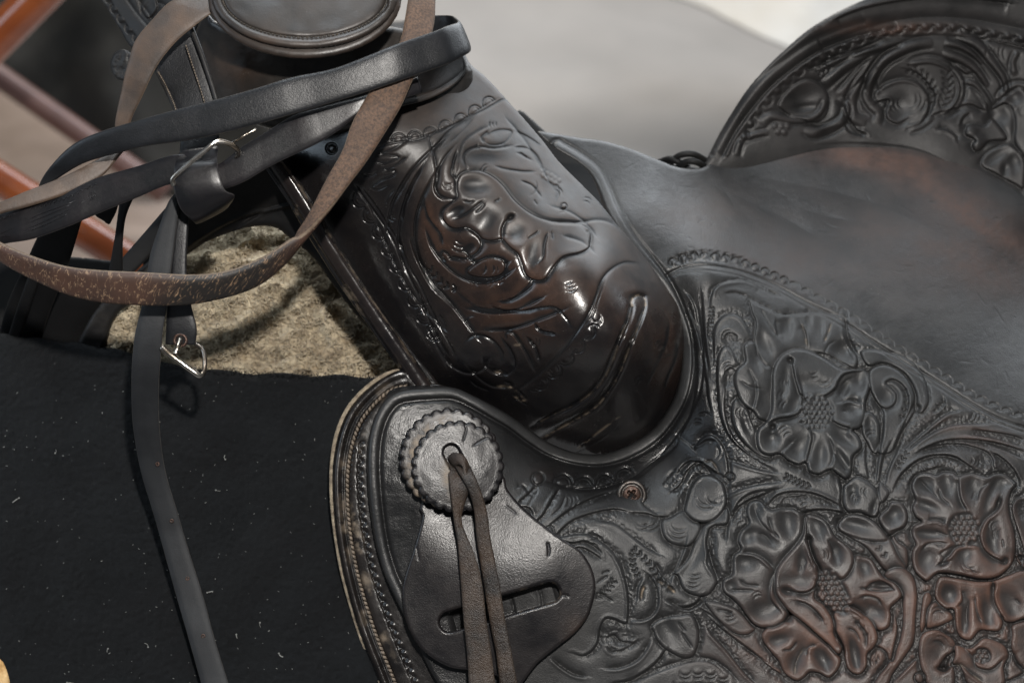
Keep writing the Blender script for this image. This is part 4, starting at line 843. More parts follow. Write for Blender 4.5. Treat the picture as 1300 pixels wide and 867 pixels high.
RC.seeds(460, 610, 60, 40, 0, 4, 2.4, base=0); RC.chev("690,270 740,240 790,230", 3, 5, 2.5); RC.ridge("170,790 200,700 280,660 380,640", 4, 3, 2.5, 2)
RC.tile(1040, 0)
RC.cut("350,660 440,640 420,700 430,760 500,790 580,750", 4., 5, 1); RC.cut("340,640 350,590 420,530 520,500 620,520 690,600 700,700 650,780 560,820", 4.2, 6, -1)
RC.cut("540,440 620,470 690,540 730,620 700,720", 3.2, 5, 1); RC.cut("560,390 700,385 820,430 890,520 890,620 830,710 760,740", 4.4, 7, -1); RC.ridge("580,400 700,380 820,420 890,500 900,600 850,690 780,730", 4, 4, 3.4, 2)
RC.chev("560,440 630,460 700,520 720,600 700,680", 8, 6, 2.6); RC.crs(490, 670, -20, 4, 13, sweep=110); RC.crs(600, 640, 200, 3, 16, sweep=120); RC.scoop(520, 680, 60, 70, 0, 3)
RC.chev("810,450 820,540 800,620 770,690", 6, 7, 2.4)
RC.ridge("350,600 330,520 380,420 480,340 600,290 720,270", 6, 5, 4.2, 3); RC.ridge("780,345 900,380 1000,450 1070,550", 5, 3, 3.6, 3); RC.ridge("800,270 900,300 980,350 1040,410", 4, 2, 3.4, 3); RC.ridge("880,220 1000,280 1100,400 1170,500 1190,590", 6, 3, 4.2, 4)
RC.cut("830,400 920,470 980,465", 3, 5, 1); RC.cut("900,540 980,560 1060,650 1080,720", 3.6, 5, -1); RC.cut("890,680 960,670 1050,710", 3.6, 5, 1); RC.ridge("900,530 980,540 1050,620 1090,700", 4, 4, 3, 2)
RC.ridge("1150,640 1180,590 1250,550 1350,560", 5, 4, 3.6, 2.4); RC.shape("1100,690 1180,660 1230,700 1245,800 1240,900 1290,990 1360,1000 1400,800 1340,640 1280,560 1200,600", 2.6, 6, 4, 6); RC.scoop(1130, 740, 60, 50, -20, 4.); RC.scoop(1240, 620, 40, 40, 0, 3.); RC.crs(1285, 700, 0, 2, 8)
RC.crs(1120, 340, 0, 3, 12, sweep=100); RC.crs(1200, 340, 0, 2, 12, sweep=100); RC.crs(1270, 400, 0, 2, 12, sweep=100); RC.shape("1060,250 1130,260 1220,280 1300,300 1300,290 1180,260", 1, 3, 3, 4); RC.ridge("1240,480 1230,400 1260,330", 4, 3, 3, 2)
RC.tile(1040, 110)
RC.shape("930,270 960,240 1050,250 1100,210 1180,300 1180,340 1080,350 1030,400 990,410 970,370 990,340 930,310", 3, 5, 4, 5); RC.scoop(970, 285, 35, 30, 0, -2.); RC.scoop(1010, 350, 35, 35, 0, -2.); RC.shape("1030,500 1060,430 1150,380 1220,370 1300,470 1300,640 1240,620 1130,560", 2.6, 5, 3.6, 5); RC.scoop(1120, 440, 90, 34, -30, 2.6); RC.scoop(1240, 480, 40, 50, 0, 3.4); RC.scoop(1180, 530, 20, 40, 0, 2.2)
RC.cut("750,265 810,270 870,310 880,345", 3.4, 5, -1); RC.cut("160,230 200,290 280,310", 3, 5, -1); RC.ridge("570,270 640,250 720,190", 4, 4, 2.6, 1.6); RC.cut("700,200 760,170 840,150 920,140", 3, 5, 1); RC.cut("900,250 920,200 960,170", 3, 5, 1)
RC.cut("0,372 200,362 400,372 600,400 760,460 900,540 1040,620 1180,700 1320,790", .8, 9, 1)
RC.H *= .75
CANTLE_Z = rbf([(895, 215, -322), (915, 170, -322), (960, 100, -306), (1010, 50, -300), (1100, 0, -312), (1200, -30, -330), (1340, -40, -345), (930, 200, -322), (960, 150, -322), (1010, 105, -322), (1080, 70, -330), (1200, 50, -345), (1340, 80, -350), (1000, 190, -333), (1100, 180, -347), (1200, 200, -346), (1340, 270, -336), (1340, 310, -340), (1100, 250, -375), (900, 260, -340), (1100, 120, -352), (1250, 140, -360)])
CANTLE_OUT = "886,222 898,200 912,172 930,142 950,112 975,84 1000,60 1026,38 1055,20 1090,3 1130,-12 1180,-24 1348,-34 1440,-20 1440,345 1348,318 1200,270 1100,225 1000,215 930,228"
# ================================================================== BUILD
SAD = thing('saddle', W(900, 900, -80), 'carved black leather western saddle with floral tooling, worn brown on the flowers', 'saddle')
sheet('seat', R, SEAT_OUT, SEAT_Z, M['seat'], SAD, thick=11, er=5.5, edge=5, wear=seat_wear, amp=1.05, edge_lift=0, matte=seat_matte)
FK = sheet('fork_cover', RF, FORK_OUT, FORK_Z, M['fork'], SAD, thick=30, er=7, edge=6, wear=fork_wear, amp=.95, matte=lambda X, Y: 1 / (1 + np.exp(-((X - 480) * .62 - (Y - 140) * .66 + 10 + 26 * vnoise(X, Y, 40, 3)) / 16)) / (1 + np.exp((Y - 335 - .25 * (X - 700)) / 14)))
sheet('cantle', RC, CANTLE_OUT, CANTLE_Z, M['cantle'], SAD, thick=40, er=9, edge=9, amp=1.15, wear=lambda X, Y: .04 + .5 * np.exp(-((X - 1120) / 60) ** 2 - ((Y - 36) / 8) ** 2))
def small(x0, y0, x1, y1, step=None): return Relief(x0, y0, x1, y1, step or STEP)
# far side of the fork, seen past the horn
RT = small(100, -30, 260, 80); RT.tile(0, 0, 3.2475)
RT.scallops("440,-30 480,40 530,110 580,170 620,220", 7, 1, 2.6, True, None, 1, 1.5); RT.cut("510,-20 560,50 620,120 680,180", 3., 3, 0); RT.cut("540,-40 600,40 650,110 700,170", 2.4, 2.6, 0)
RT.cut("600,-10 580,30 610,80 650,40 640,-20", 3, 4, 1); RT.cut("650,10 700,40 660,60", 2.6, 4, -1); RT.crs(600, 50, 0, 2, 6)
sheet('far_fork_cover', RT, "120,-20 135,10 152,38 168,62 200,70 240,60 250,-20", rbf([(120, -20, -150), (168, 60, -130), (250, -20, -80), (240, 60, -90)]), M['dull'], SAD, thick=14, er=4, edge=3)
# horn neck and horn cap
RN = small(225, 15, 620, 175); RN.H += fbm(RN.X, RN.Y, 40, 4, 2) * 3
sheet('horn_neck', RN, "262,20 300,34 500,34 540,60 600,90 560,150 400,170 300,150 262,110 245,70", rbf([(262, 20, 0), (300, 90, 10), (400, 90, 30), (500, 60, 20), (600, 90, -55), (560, 150, -30), (300, 150, -20), (400, 170, 0), (250, 70, -60)]), M['horn'], SAD, thick=30, er=12, edge=16, wear=lambda X, Y: .9 * np.exp(-((X - 300) / 30) ** 2 - ((Y - 70) / 30) ** 2))
RO = small(420, 50, 620, 160); RO.cut("516,126 546,118 571,104 587,90 588,76", 1.4, 2, 0)
sheet('horn_wrap', RO, "440,60 560,50 582,62 591,76 591,92 575,110 548,125 516,134 470,142 430,130", rbf([(440, 60, 10), (516, 134, 26), (591, 90, -40), (560, 60, -30), (470, 142, 26)]), M['horn'], SAD, thick=5, er=3, edge=3, wear=lambda X, Y: .6 * np.exp(-((X - 550) / 20) ** 2 - ((Y - 105) / 14) ** 2))
HORN = new_parent = thing('horn', W(387, 0, 80), '', ''); del HORN['label']; del HORN['category']; HORN.location = np.array(HORN.location) - np.array(SAD.location); HORN.parent = SAD
def ell(cx, cy, rx, ry, n=40, tilt=0): 
    t = np.linspace(0, 2 * math.pi, n, endpoint=False); return np.stack((cx + rx * np.cos(t), cy + ry * np.sin(t) + tilt * np.cos(t)), -1)
def capz(X, Y): 
    q = np.sqrt(((X - 387) / 122) ** 2 + ((Y + 2) / 76) ** 2); return 100 + (Y * .38) - 6 * q ** 2
RH = small(250, -90, 525, 90)
RH.cut(np.vstack((ell(387, -6, 105, 54, 60), ell(387, -6, 105, 54, 60)[:1])), 2.6, 2.4, 0, sm=False, taper=0.0001)
RH.bump(400, 20, 30, -1.5); RH.H += fbm(RH.X, RH.Y, 60, 3, 4) * 2.5; RH.cut("488,-8 492,6 486,16", 2, 4, 1)
sheet('cap_top', RH, ell(387, -8, 119, 70), lambda X, Y: capz(X, Y) + 8, M['horn'], HORN, thick=8, er=9, edge=6, smooth_outline=False, wear=lambda X, Y: .35 * np.exp(-((Y - 52) / 9) ** 2) + .1)
RH2 = small(250, -90, 525, 90)
sheet('cap_base', RH2, ell(387, -3, 123, 78), lambda X, Y: capz(X, Y) - 2, M['horn'], HORN, thick=16, er=9, edge=7, smooth_outline=False, wear=lambda X, Y: .3)
b = Bag()
for p in ell(387, -6, 105, 54, 118):
    if p[1] > -60:
        tdir = np.array((-(p[1] + 6) / 54 * 105, (p[0] - 387) / 105 * 54)); tdir /= np.linalg.norm(tdir)
        q = np.array([p - tdir * 1.5, p, p + tdir * 1.5]); z = capz(q[:, 0], q[:, 1]) + 8 + np.array((-1.6, -.2, -1.6))
        b.tube(W(q[:, 0], q[:, 1], z), .8 * PX, 6)
b.build('stitching', M['dark_thread'], HORN)
# rolled binding down the front edge of the fork
def tube_part(name, s, r, mat, parent, n=90, rr=None, squash=1.0, **k):
    P = spline(pts(s), 12); P = resample(P, n); b = Bag(); b.tube(W(*P.T), (r if rr is None else np.interp(np.linspace(0, 1, n), np.linspace(0, 1, len(rr)), rr)) * PX, 18, flat=squash); return b.build(name, mat, parent, **k)
RB = small(325, 190, 575, 500); RB.H += fbm(RB.X, RB.Y, 30, 4, 8) * .9
BC = "343,198 372,240 404,292 438,345 470,392 500,436 538,490"
D_, _, _ = dist(spline(pts(BC), 6), RB.X, RB.Y)
RB.H += 9 * np.sqrt(np.clip(1 - (D_ / 10.5) ** 2, 0, 1)); RB.line("357,205 386,246 418,298 452,351 484,398 514,440 548,488", 2.6, 1.3, dust=.35, taper=.01)
RB.dust += np.clip(fbm(RB.X, RB.Y, 22, 3, 4) - .12, 0, 1) * 1.2 * (D_ > 6)
sheet('fork_binding', RB, "331,205 352,196 362,205 392,248 424,300 458,353 490,400 522,444 556,486 548,496 524,492 505,466 480,432 456,398 428,358 396,308 364,256", rbf([(345, 200, -22), (450, 360, -38), (545, 492, -50), (330, 205, -30), (560, 485, -52), (400, 300, -30)]), M['fork'], SAD, thick=14, er=5, edge=5, wear=lambda X, Y: .08 + 0 * X)
# gullet and the dark bars under the fork
RG = small(60, 170, 560, 500, STEP * 1.6); RG.H += fbm(RG.X, RG.Y, 60, 4, 31) * 6
RG.cut("130,440 200,350 290,285 380,262", 6, 12, 1); RG.cut("250,330 330,270 400,250", 4, 10, -1)
sheet('gullet', RG, "178,318 190,290 225,262 250,225 300,200 350,190 372,232 410,292 450,352 500,430 470,420 430,372 400,330 372,306 346,288 310,290 270,304 240,318 215,342 190,352", rbf([(180, 318, -180), (250, 225, -50), (350, 190, -20), (450, 352, -84), (500, 430, -90), (300, 290, -105), (215, 342, -175), (380, 262, -80)]), M['black'], SAD, thick=30, er=8, edge=8)
sheet('front_skirt_edge', RG, "80,480 104,424 126,388 165,352 205,318 240,300 262,305 240,322 200,352 166,384 142,412 126,480 100,500", rbf([(90, 490, -240), (165, 352, -170), (240, 300, -168), (120, 440, -195)]), M['dull'], SAD, thick=16, er=7, edge=8)
# fleece lining
RW = Relief(90, 260, 540, 500, STEP)
u = RW.X + 10 * vnoise(RW.X, RW.Y, 30, 3); v = RW.Y + 12 * vnoise(RW.X, RW.Y, 36, 5)
RW.H += (np.abs(fbm(u, v * 1.5, 38, 3, 12)) * -44) + fbm(u, v * 1.5, 15, 3, 14) * 9 + fbm(u, v * 1.4, 80, 2, 17) * 14
zf = rbf([(110, 445, -200), (240, 310, -220), (350, 272, -235), (300, 400, -190), (500, 470, -205), (440, 310, -235), (200, 460, -190), (380, 470, -195), (480, 400, -210)])
FL = sheet('fleece_lining', RW, "104,445 118,420 140,392 176,352 215,325 250,300 300,282 350,272 400,280 440,310 480,360 520,440 530,505 400,505 250,500 150,485 90,480", zf, M['fleece'], SAD, thick=40, er=10, edge=12)
rs = np.random.RandomState(5); b = Bag()
FO = spline(pts("112,440 140,398 180,355 250,305 350,280 440,316 520,445 522,495 300,490 150,470"), 6, True)
k = 0
while k < 9000:
    x, y = rs.uniform(105, 525), rs.uniform(270, 482)
    if not inside(FO, np.array([x]), np.array([y]))[0]: continue
    k += 1
    i = int((x - RW.x0) / RW.step); j = int((y - RW.y0) / RW.step)
    z0 = float(zf(np.array(x), np.array(y))) + RW.H[min(j, RW.ny - 1), min(i, RW.nx - 1)]
    a = rs.normal(.6, 1.0) + 2.0 * vnoise(np.array(x), np.array(y), 26, 8); L = rs.uniform(4, 12); bend = rs.choice((-1, 1)) * rs.uniform(1.5, 4.5)
    t = np.linspace(0, 1, 6); aa = a + bend * t
    xs = x + np.cumsum(np.cos(aa)) * L / 5; ys = y + np.cumsum(np.sin(aa)) * L / 5; zs = z0 + np.sin(t * math.pi * .8) * rs.uniform(1, 9)
    b.tube(W(xs, ys, zs), np.array((.7, .7, .6, .5, .35, .15)) * PX * rs.uniform(.6, 1.1), 4)
b.build('wool_tufts', M['fleece'], FL)['kind'] = 'stuff'
# ---------------- skirt under the jockey, roped edge, fleece rim
RS = small(400, 460, 640, 970)
SK = "512,470 492,476 468,492 447,514 434,538 426,566 422,600 423,640 427,680 435,725 446,768 460,812 476,852 492,890 512,930 530,965 630,965 600,545 530,483"
RS.ridge("515,473 494,480 471,497 451,519 439,543 432,570 428,602 429,642 433,682 441,725 452,768 466,810 482,850 498,890 518,930 536,965", 4.2, 4.2, 4.0, 2.5)
RS.line("520,490 497,496 477,512 460,533 450,555 444,580 441,610 442,648 446,686 454,728 465,768 479,810 495,850 510,890 530,930 548,965", 4.0, 2.6, taper=.001, dust=.7)
RS.dust += np.clip(fbm(RS.X, RS.Y, 24, 4, 6) - .05, 0, .5) * 1.3 * np.exp(-(((dist(spline(pts("520,490 477,512 450,555 441,610 446,686 465,768 495,850"), 5), RS.X, RS.Y)[0]) - 8) / 6) ** 2)
RS.H += fbm(RS.X, RS.Y, 16, 3, 5) * .6
RS.scallops("462,560 460,610 464,660 472,705 482,742 496,782 512,822 532,870", 6.2, 1, 2.2, True)
RS.line("457,560 455,610 459,662 467,708 477,745 491,785 507,826 527,874", 1.2, 1.2)
SKZ = rbf([(512, 470, -44), (447, 514, -44), (423, 620, -36), (446, 768, -30), (490, 890, -20), (560, 700, -26), (580, 500, -46)])
sk = sheet('skirt', RS, SK, SKZ, M['skirt'], SAD, thick=13, er=4, edge=4, wear=lambda X, Y: .12 + 0 * X)
RS2 = small(400, 455, 600, 970); RS2.H += fbm(RS2.X, RS2.Y, 7, 3, 5) * 3
sheet('fleece_rim', RS2, " ".join("%g,%g" % p for p in [(508, 468), (488, 473), (465, 488.5), (443, 511.5), (429.5, 536.5), (421.6, 565), (418, 600), (419, 640), (423.5, 680), (431.5, 726), (443, 769), (457, 813), (474, 853), (490, 892), (510, 932), (526, 964), (570, 964), (545, 560), (516, 474)]), lambda X, Y: SKZ(X, Y) - 10, M['fleece_rim'], SAD, thick=14, er=3, edge=3)
b = Bag(); P = resample(spline(pts("520,489 497,495 477,511 460,532 450,555 444,580 441,610 442,648 446,686 454,728 465,768 479,810 495,850 510,886 530,926 548,960"), 10), 88)
for i in range(1, len(P) - 1):
    p = P[i]; t = P[i + 1] - P[i - 1]; t /= np.linalg.norm(t); n_ = np.array((-t[1], t[0]))
    q = np.array([p - t * 3.2 + n_ * 1.6, p, p + t * 3.2 - n_ * 1.6]); z = SKZ(q[:, 0], q[:, 1]) + np.array((-1.8, .4, -1.8))
    b.tube(W(q[:, 0], q[:, 1], z), np.array((.9, 2.2, .9)) * PX, 8)
b.build('roped_stitching', M['thread'], sk)
# ---------------- plate with the slot
RP = small(495, 560, 775, 900)
def slot(ax, ay, bx, by, r):
    a = np.array((ax, ay)); b_ = np.array((bx, by)); d = (b_ - a) / np.linalg.norm(b_ - a); an = math.atan2(d[1], d[0])
    t1 = np.linspace(an - math.pi / 2, an + math.pi / 2, 12); t2 = t1 + math.pi
    return np.vstack((b_ + r * np.stack((np.cos(t1), np.sin(t1)), -1), a + r * np.stack((np.cos(t2), np.sin(t2)), -1)))
SL = slot(571, 789, 698, 752, 12.5)
q = -sdf(SL, RP.X, RP.Y); RP.H -= 2.2 * np.exp(-(np.clip(q, 0, 99) / 1.8) ** 1.5); RP.dust += .5 * np.exp(-(q / 1.6) ** 2) * (RP.X > 660)
RP.H += fbm(RP.X, RP.Y, 90, 2, 3) * 2.5
RP.line("695,688 697,698 696,706", 1.8, 1.2); RP.cut("709,757 716,755 722,757", 1.6, 1.6, 0)
for a in ("520,800 530,822 560,848", "528,690 532,712", "640,640 656,652"): RP.line(a, .6, 1.4)
PLO = "534,640 536,655 532,672 524,700 514,730 510,752 513,778 520,800 532,820 550,836 575,848 610,852 640,862 652,878 664,866 682,842 706,822 730,803 746,783 754,760 756,740 750,718 736,698 715,684 690,666 665,645 645,622 632,600 560,600"
PLZ = rbf([(534, 640, 2), (510, 752, 10), (550, 836, 15), (650, 870, 18), (754, 750, 16), (690, 666, 11), (640, 620, -4), (600, 740, 20), (690, 740, 22), (560, 620, -8)])
sheet('slotted_plate', RP, PLO, PLZ, M['plate'], SAD, thick=13, er=4, edge=3.5, holes=(SL,), wear=lambda X, Y: .2 + .5 * np.exp(-((X - 735) / 20) ** 2 - ((Y - 800) / 20) ** 2))
# ---------------- rosettes
def rosette(cx, cy, r, n, hole, z, cr):
    t = np.linspace(0, 2 * math.pi, 260, endpoint=False)
    rr = r * (1 - .06 + .06 * np.abs(np.cos(t * n / 2)) ** .7)
    O = np.stack((cx + rr * np.cos(t), cy + rr * np.sin(t) * .99), -1)
    A = small(cx - r - 8, cy - r - 8, cx + r + 8, cy + r + 8, STEP * .8)
    for k in range(n):
        a = (k + .0) * 2 * math.pi / n
        A.bump(cx + (r - 4) * math.cos(a), cy + (r - 4) * math.sin(a), 5.0, .25, 1.4)
        a2 = a + math.pi / n; p = np.array((math.cos(a2), math.sin(a2)))
        A.line(np.array((np.array((cx, cy)) + p * (r - 1), np.array((cx, cy)) + p * (r - 6))), 1.1, 1.0, sm=False, taper=.01)
    rad = np.hypot(A.X - cx, A.Y - cy); A.H += .15 * np.exp(-((rad - (r - 8)) / 2.4) ** 2)
    A.H += fbm(A.X, A.Y, 34, 3, int(cx)) * 1.3
    for c_ in cr: A.line(c_, 1.0, .9)
    return A, O
EYE = slot(573, 574, 581, 590, 9.5)
A, O = rosette(571, 582, 65, 27, None, 0, ())
A.dust += .8 * np.exp(-((np.hypot(A.X - 581, A.Y - 592) - 60) / 5) ** 2) * (A.X < 575)
rz = lambda X, Y: 13 - 5 * ((X - 571) ** 2 + (Y - 582) ** 2) / 65 ** 2 + (Y - 582) * .10 - (X - 571) * .06
sheet('rosette', A, O, rz, M['plate'], SAD, thick=8, er=3, edge=3, smooth_outline=False, wear=lambda X, Y: .2 + .0 * X)
A, O = rosette(581, 592, 59.5, 25, EYE, 0, ("588,560 592,545 590,540", "600,566 618,556 628,560"))
A.H -= 1.4 * np.exp(-(np.clip(-sdf(EYE, A.X, A.Y), 0, 99) / 2.0) ** 1.5); A.dust += .9 * np.exp(-((A.X - 571) / 8) ** 2 - ((A.Y - 606) / 18) ** 2)
sheet('rosette', A, O, lambda X, Y: 25 - 5 * ((X - 581) ** 2 + (Y - 592) ** 2) / 60 ** 2 + (Y - 592) * .16 - (X - 581) * .10, M['plate'], SAD, thick=9, er=3, edge=3, holes=(EYE,), smooth_outline=False, wear=lambda X, Y: .15 + 0 * X)
# latigo strings hanging from the eye of the rosette
ribbon('saddle_string', "566,590,12 568,600,24 571,620,42 575,650,40 581,690,40 585,740,40 589,790,42 593,830,42 596,880,44 600,950,46", "598,590,12 599,600,26 598,616,44 590,640,36 586,662,34 601,700,44 612,740,46 618,790,46 624,830,46 630,880,46 636,950,48", 7, M['lace'], SAD, n=170, wob=.6, seed=3)
ribbon('saddle_string', "573,582,14 578,592,30 586,606,50 596,626,50 602,650,42 606,690,38 614,740,38 622,790,38 630,830,38 636,880,38 645,950,40", "590,580,14 596,590,30 602,602,50 611,624,50 618,650,46 624,690,42 634,740,42 642,790,42 650,830,42 659,880,42 669,950,44", 7, M['lace'], SAD, n=170, wob=.6, seed=4)
ribbon('string_knot', "570,585,8 570,578,20 578,574,30 588,578,36 596,592,36 600,606,34", "584,600,10 580,592,30 584,590,42 588,594,50 590,604,52 592,616,46", 6, M['lace'], SAD, n=60)
# ---------------- screw and grommets
b = Bag()
zc = float(SEAT_Z(np.array(802.), np.array(628.)))
def ring(bag, x, y, z, r, t, m=12, k=40, sq=1.0):
    a = np.linspace(0, 2 * math.pi, k, endpoint=False); bag.tube(W(x + r * np.cos(a), y + r * np.sin(a), z + 0 * a), t * PX, m, True)
SCREW = thing('screw', W(802, 628, zc), '', ''); del SCREW['label']; del SCREW['category']; SCREW.location = np.array(SCREW.location) - np.array(SAD.location); SCREW.parent = SAD
ring(b, 802, 628, zc + .5, 16, 3.6); ring(b, 802, 628, zc + 1.2, 12.2, 1.8); b.build('washer', M['gunmetal'], SCREW)
RX = small(786, 612, 818, 644, .5)
q = np.hypot(RX.X - 802, RX.Y - 627.5); RX.H += 4.5 * np.sqrt(np.clip(1 - (q / 12.5) ** 2, 0, 1))
for an in (35, 125):
    c_, s_ = math.cos(math.radians(an)), math.sin(math.radians(an)); u_ = (RX.X - 802) * c_ + (RX.Y - 627.5) * s_; v_ = -(RX.X - 802) * s_ + (RX.Y - 627.5) * c_
    RX.H -= 4.5 / (1 + np.exp((np.abs(v_) - 1.7) * 4)) / (1 + np.exp((np.abs(u_) - 6.0) * 2.5))
sheet('screw_head', RX, ell(802, 627.5, 11.4, 11.4), lambda X, Y: zc + 1.0 + 0 * X, M['rust'], SCREW, thick=5, er=1.5, edge=1.2, smooth_outline=False)
# strings behind the seat at the cantle
b = Bag()
for k, s in enumerate(("838,206,-350 850,202,-330 862,206,-325 874,214,-335", "846,212,-340 862,198,-322 880,196,-318 896,204,-330", "858,216,-335 870,206,-318 884,206,-314 898,214,-330", "840,208,-345 856,214,-335 872,216,-330 890,218,-335")):
    P = resample(spline(pts(s), 8), 24); b.tube(W(*P.T), 5.0 * PX, 8)
b.build('string_tie', M['black'], SAD)

# ================================================================== felt pad
PADZ = rbf([(-60, 440, -215), (0, 430, -190), (140, 440, -165), (280, 468, -150), (480, 478, -130), (0, 650, -120), (250, 650, -105), (480, 650, -80), (0, 880, -60), (250, 880, -50), (520, 880, -36), (620, 600, -90), (620, 880, -60)])
RPAD = Relief(-190, 405, 640, 1010, STEP * 1.4)
RPAD.H += fbm(RPAD.X, RPAD.Y, 180, 3, 51) * 20 + fbm(RPAD.X, RPAD.Y, 6, 3, 52) * 1.8
PAD = sheet('saddle_pad', RPAD, "-185,432 -120,428 -60,427 0,423 24,428 50,429 78,435 100,435 128,442 150,443 184,455 215,461 248,469 280,469 320,475 360,473 400,478 430,475 465,480 500,478 560,480 632,490 632,1000 -185,1000", PADZ, M['felt'], None, thick=34, er=14, edge=12)
tag(PAD, 'thick black felt pad flecked with lint under the saddle', 'saddle pad')
rs = np.random.RandomState(19); b = Bag(); EP = resample(pts("-40,427 0,425 50,431 100,437 150,445 215,463 280,471 360,475 430,477 500,480"), 520)
for p in EP:
    for _ in range(2):
        x, y = p + rs.normal(0, 1.6, 2); a = -math.pi / 2 + rs.normal(0, .9); L = rs.uniform(2, 6.5); t = np.linspace(0, 1, 4); aa = a + rs.normal(0, 1.4) * t
        z = float(PADZ(np.array(x), np.array(y))) - 5 + rs.uniform(-5, 4)
        b.tube(W(x + np.cumsum(np.cos(aa)) * L / 4, y + 3 + np.cumsum(np.sin(aa)) * L / 4, z + 0 * t), np.array((.5, .45, .35, .2)) * PX, 4)
b.build('edge_fuzz', M['felt'], PAD)['kind'] = 'stuff'
rs = np.random.RandomState(9); b = Bag()
spots = [(286, 583, 5), (274, 622, 5), (70, 575, 4), (263, 752, 6), (354, 829, 6), (188, 821, 6), (178, 696, 3), (300, 805, 4), (330, 790, 5), (20, 500, 3), (24, 632, 8), (200, 770, 2), (137, 823, 4), (85, 866, 7), (270, 509, 2), (340, 800, 3), (400, 560, 3), (440, 640, 4)]
for i in range(190): spots.append((rs.uniform(-10, 470), rs.uniform(480, 880), rs.uniform(.4, 1.0) ** 2 * 2.6))
for x, y, L in spots:
    a = rs.uniform(0, 6.3); t = np.linspace(-.5, .5, 5); bend = rs.normal(0, 1.2)
    xs = x + np.cumsum(np.cos(a + bend * t)) * L / 4; ys = y + np.cumsum(np.sin(a + bend * t)) * L / 4
    jj = int(np.clip((y - RPAD.y0) / RPAD.step, 0, RPAD.ny - 1)); ii = int(np.clip((x - RPAD.x0) / RPAD.step, 0, RPAD.nx - 1))
    z = PADZ(xs, ys) + RPAD.H[jj, ii] + 1.6
    b.tube(W(xs, ys, z), rs.uniform(.3, .55) * PX * (2.0 if L > 3.9 and rs.rand() < .5 else 1), 4)
    if L > 3.9: b.ball(W(x, y, float(PADZ(np.array(x), np.array(y))) + RPAD.H[jj, ii] + 1.5), 1.2 * PX, 5)
o = b.build('lint', M['lint']); o['kind'] = 'stuff'; o['label'] = 'pale bits of lint and fibre scattered over the black felt'; o['category'] = 'lint'
RY = small(-60, 800, 40, 905); RY.H += fbm(RY.X, RY.Y, 14, 4, 3) * 4
o = sheet('rawhide_scrap', RY, "-55,826 -20,828 0,836 7,846 12,862 14,880 13,900 -55,900", lambda X, Y: 10 + 0 * X, M['tan'], None, thick=18, er=6, edge=6)
tag(o, 'rough tan rawhide edge poking in at the lower left corner of the black felt', 'rawhide')

# ================================================================== straps on the horn
A_TOP = "540,20,-60 570,20,-40 578,24,20 581,29,60 566,34,84 552,40,96 502,57,118 465,72,122 422,88,122 373,98,120 327,112,118 281,125,112 222,140,104 172,154,96 123,169,86 92,184,74 68,207,58 52,230,30 48,250,0 50,270,-40"
A_BOT = "560,62,-60 588,60,-40 595,63,20 596,67,60 580,76,84 565,83,96 510,102,118 472,115,122 430,128,122 383,142,120 335,156,118 281,170,112 235,179,104 185,186,96 148,195,86 110,206,74 84,220,58 60,238,30 50,256,0 54,276,-40"
o, _ = ribbon('black_rein', A_TOP, A_BOT, 7, M['black_strap'], None, n=190, crease=.22, wob=.4)
tag(o, 'plain smooth black strap lying uppermost across the front of the horn', 'strap')
o, _ = ribbon('brown_rein', "548,-40,-20 521,-14,40 518,0,64 514,25,84 508,52,98 496,78,104 469,117,108 447,157,112 435,191,112 416,225,110 397,262,104 386,284,94 379,299,84 366,324,78 339,354,82 308,371,86 262,383,92 216,388,96 169,387,98 123,383,98 77,371,94 31,349,88 0,331,80 -40,305,70",
                "580,-40,-20 556,-14,30 553,0,52 552,25,72 547,48,90 538,76,96 524,102,100 509,136,106 487,172,110 465,206,112 441,237,114 422,262,114 402,284,112 384,299,108 369,304,106 339,324,106 292,343,108 246,349,112 185,346,114 123,343,114 77,337,110 31,322,102 0,308,92 -40,285,80", 12, M['brown_strap'], None, n=330, wob=.5, seed=8)
tag(o, 'cracked brown leather rein with rough orange suede back, hanging in one deep loop', 'rein')
o, _ = ribbon('brown_strap', "300,-60,40 262,-30,60 232,-6,70 212,6,74 191,28,76 172,52,74 163,80,70 154,117,62 146,158,56 149,180,44 143,192,50 123,203,60 92,219,66 62,232,70 31,244,74 0,257,76 -50,276,74",
                "330,0,46 300,6,64 282,10,76 265,20,82 246,34,84 222,55,82 200,83,78 185,114,70 167,152,58 161,184,48 151,198,54 135,219,60 114,234,66 86,246,70 60,255,74 31,264,76 0,272,78 -50,291,76", 7, M['brown_strap2'], None, n=260, wob=.4, seed=12)
tag(o, 'scuffed greyish brown strap curving down the left side of the horn cap', 'strap')
# bridle
BR = thing('bridle', W(250, 225, 60), 'black leather bridle with wire buckles and stitched cheek strap hung over the horn', 'bridle')
TS = ribbon('tooled_strap', "-50,292,60 0,272,62 46,255,66 86,243,70 123,226,72 172,212,76 226,196,80 260,208,82 277,209,84 308,186,86 339,167,88 370,148,90 389,141,92 430,130,92 465,121,92 500,110,84 530,98,70",
       "-50,328,60 0,311,62 40,304,66 86,288,70 123,272,72 172,252,76 222,233,80 262,240,82 285,240,84 312,230,86 342,212,88 375,196,90 404,182,92 430,166,92 456,147,92 500,130,84 535,118,70", 6.5, M['satin_strap'], BR, n=220, crease=.2, wob=.4, seed=2)
ribbon('cheek_strap', "190,60,38 193,80,40 200,98,42 212,122,46 225,148,52 229,180,58 227,200,64 225,230,62 222,250,58", "232,22,38 243,40,42 250,56,44 260,86,48 274,125,52 278,150,56 278,175,60 276,200,62 270,240,58", 6, M['black_strap'], BR, n=80, seed=5)
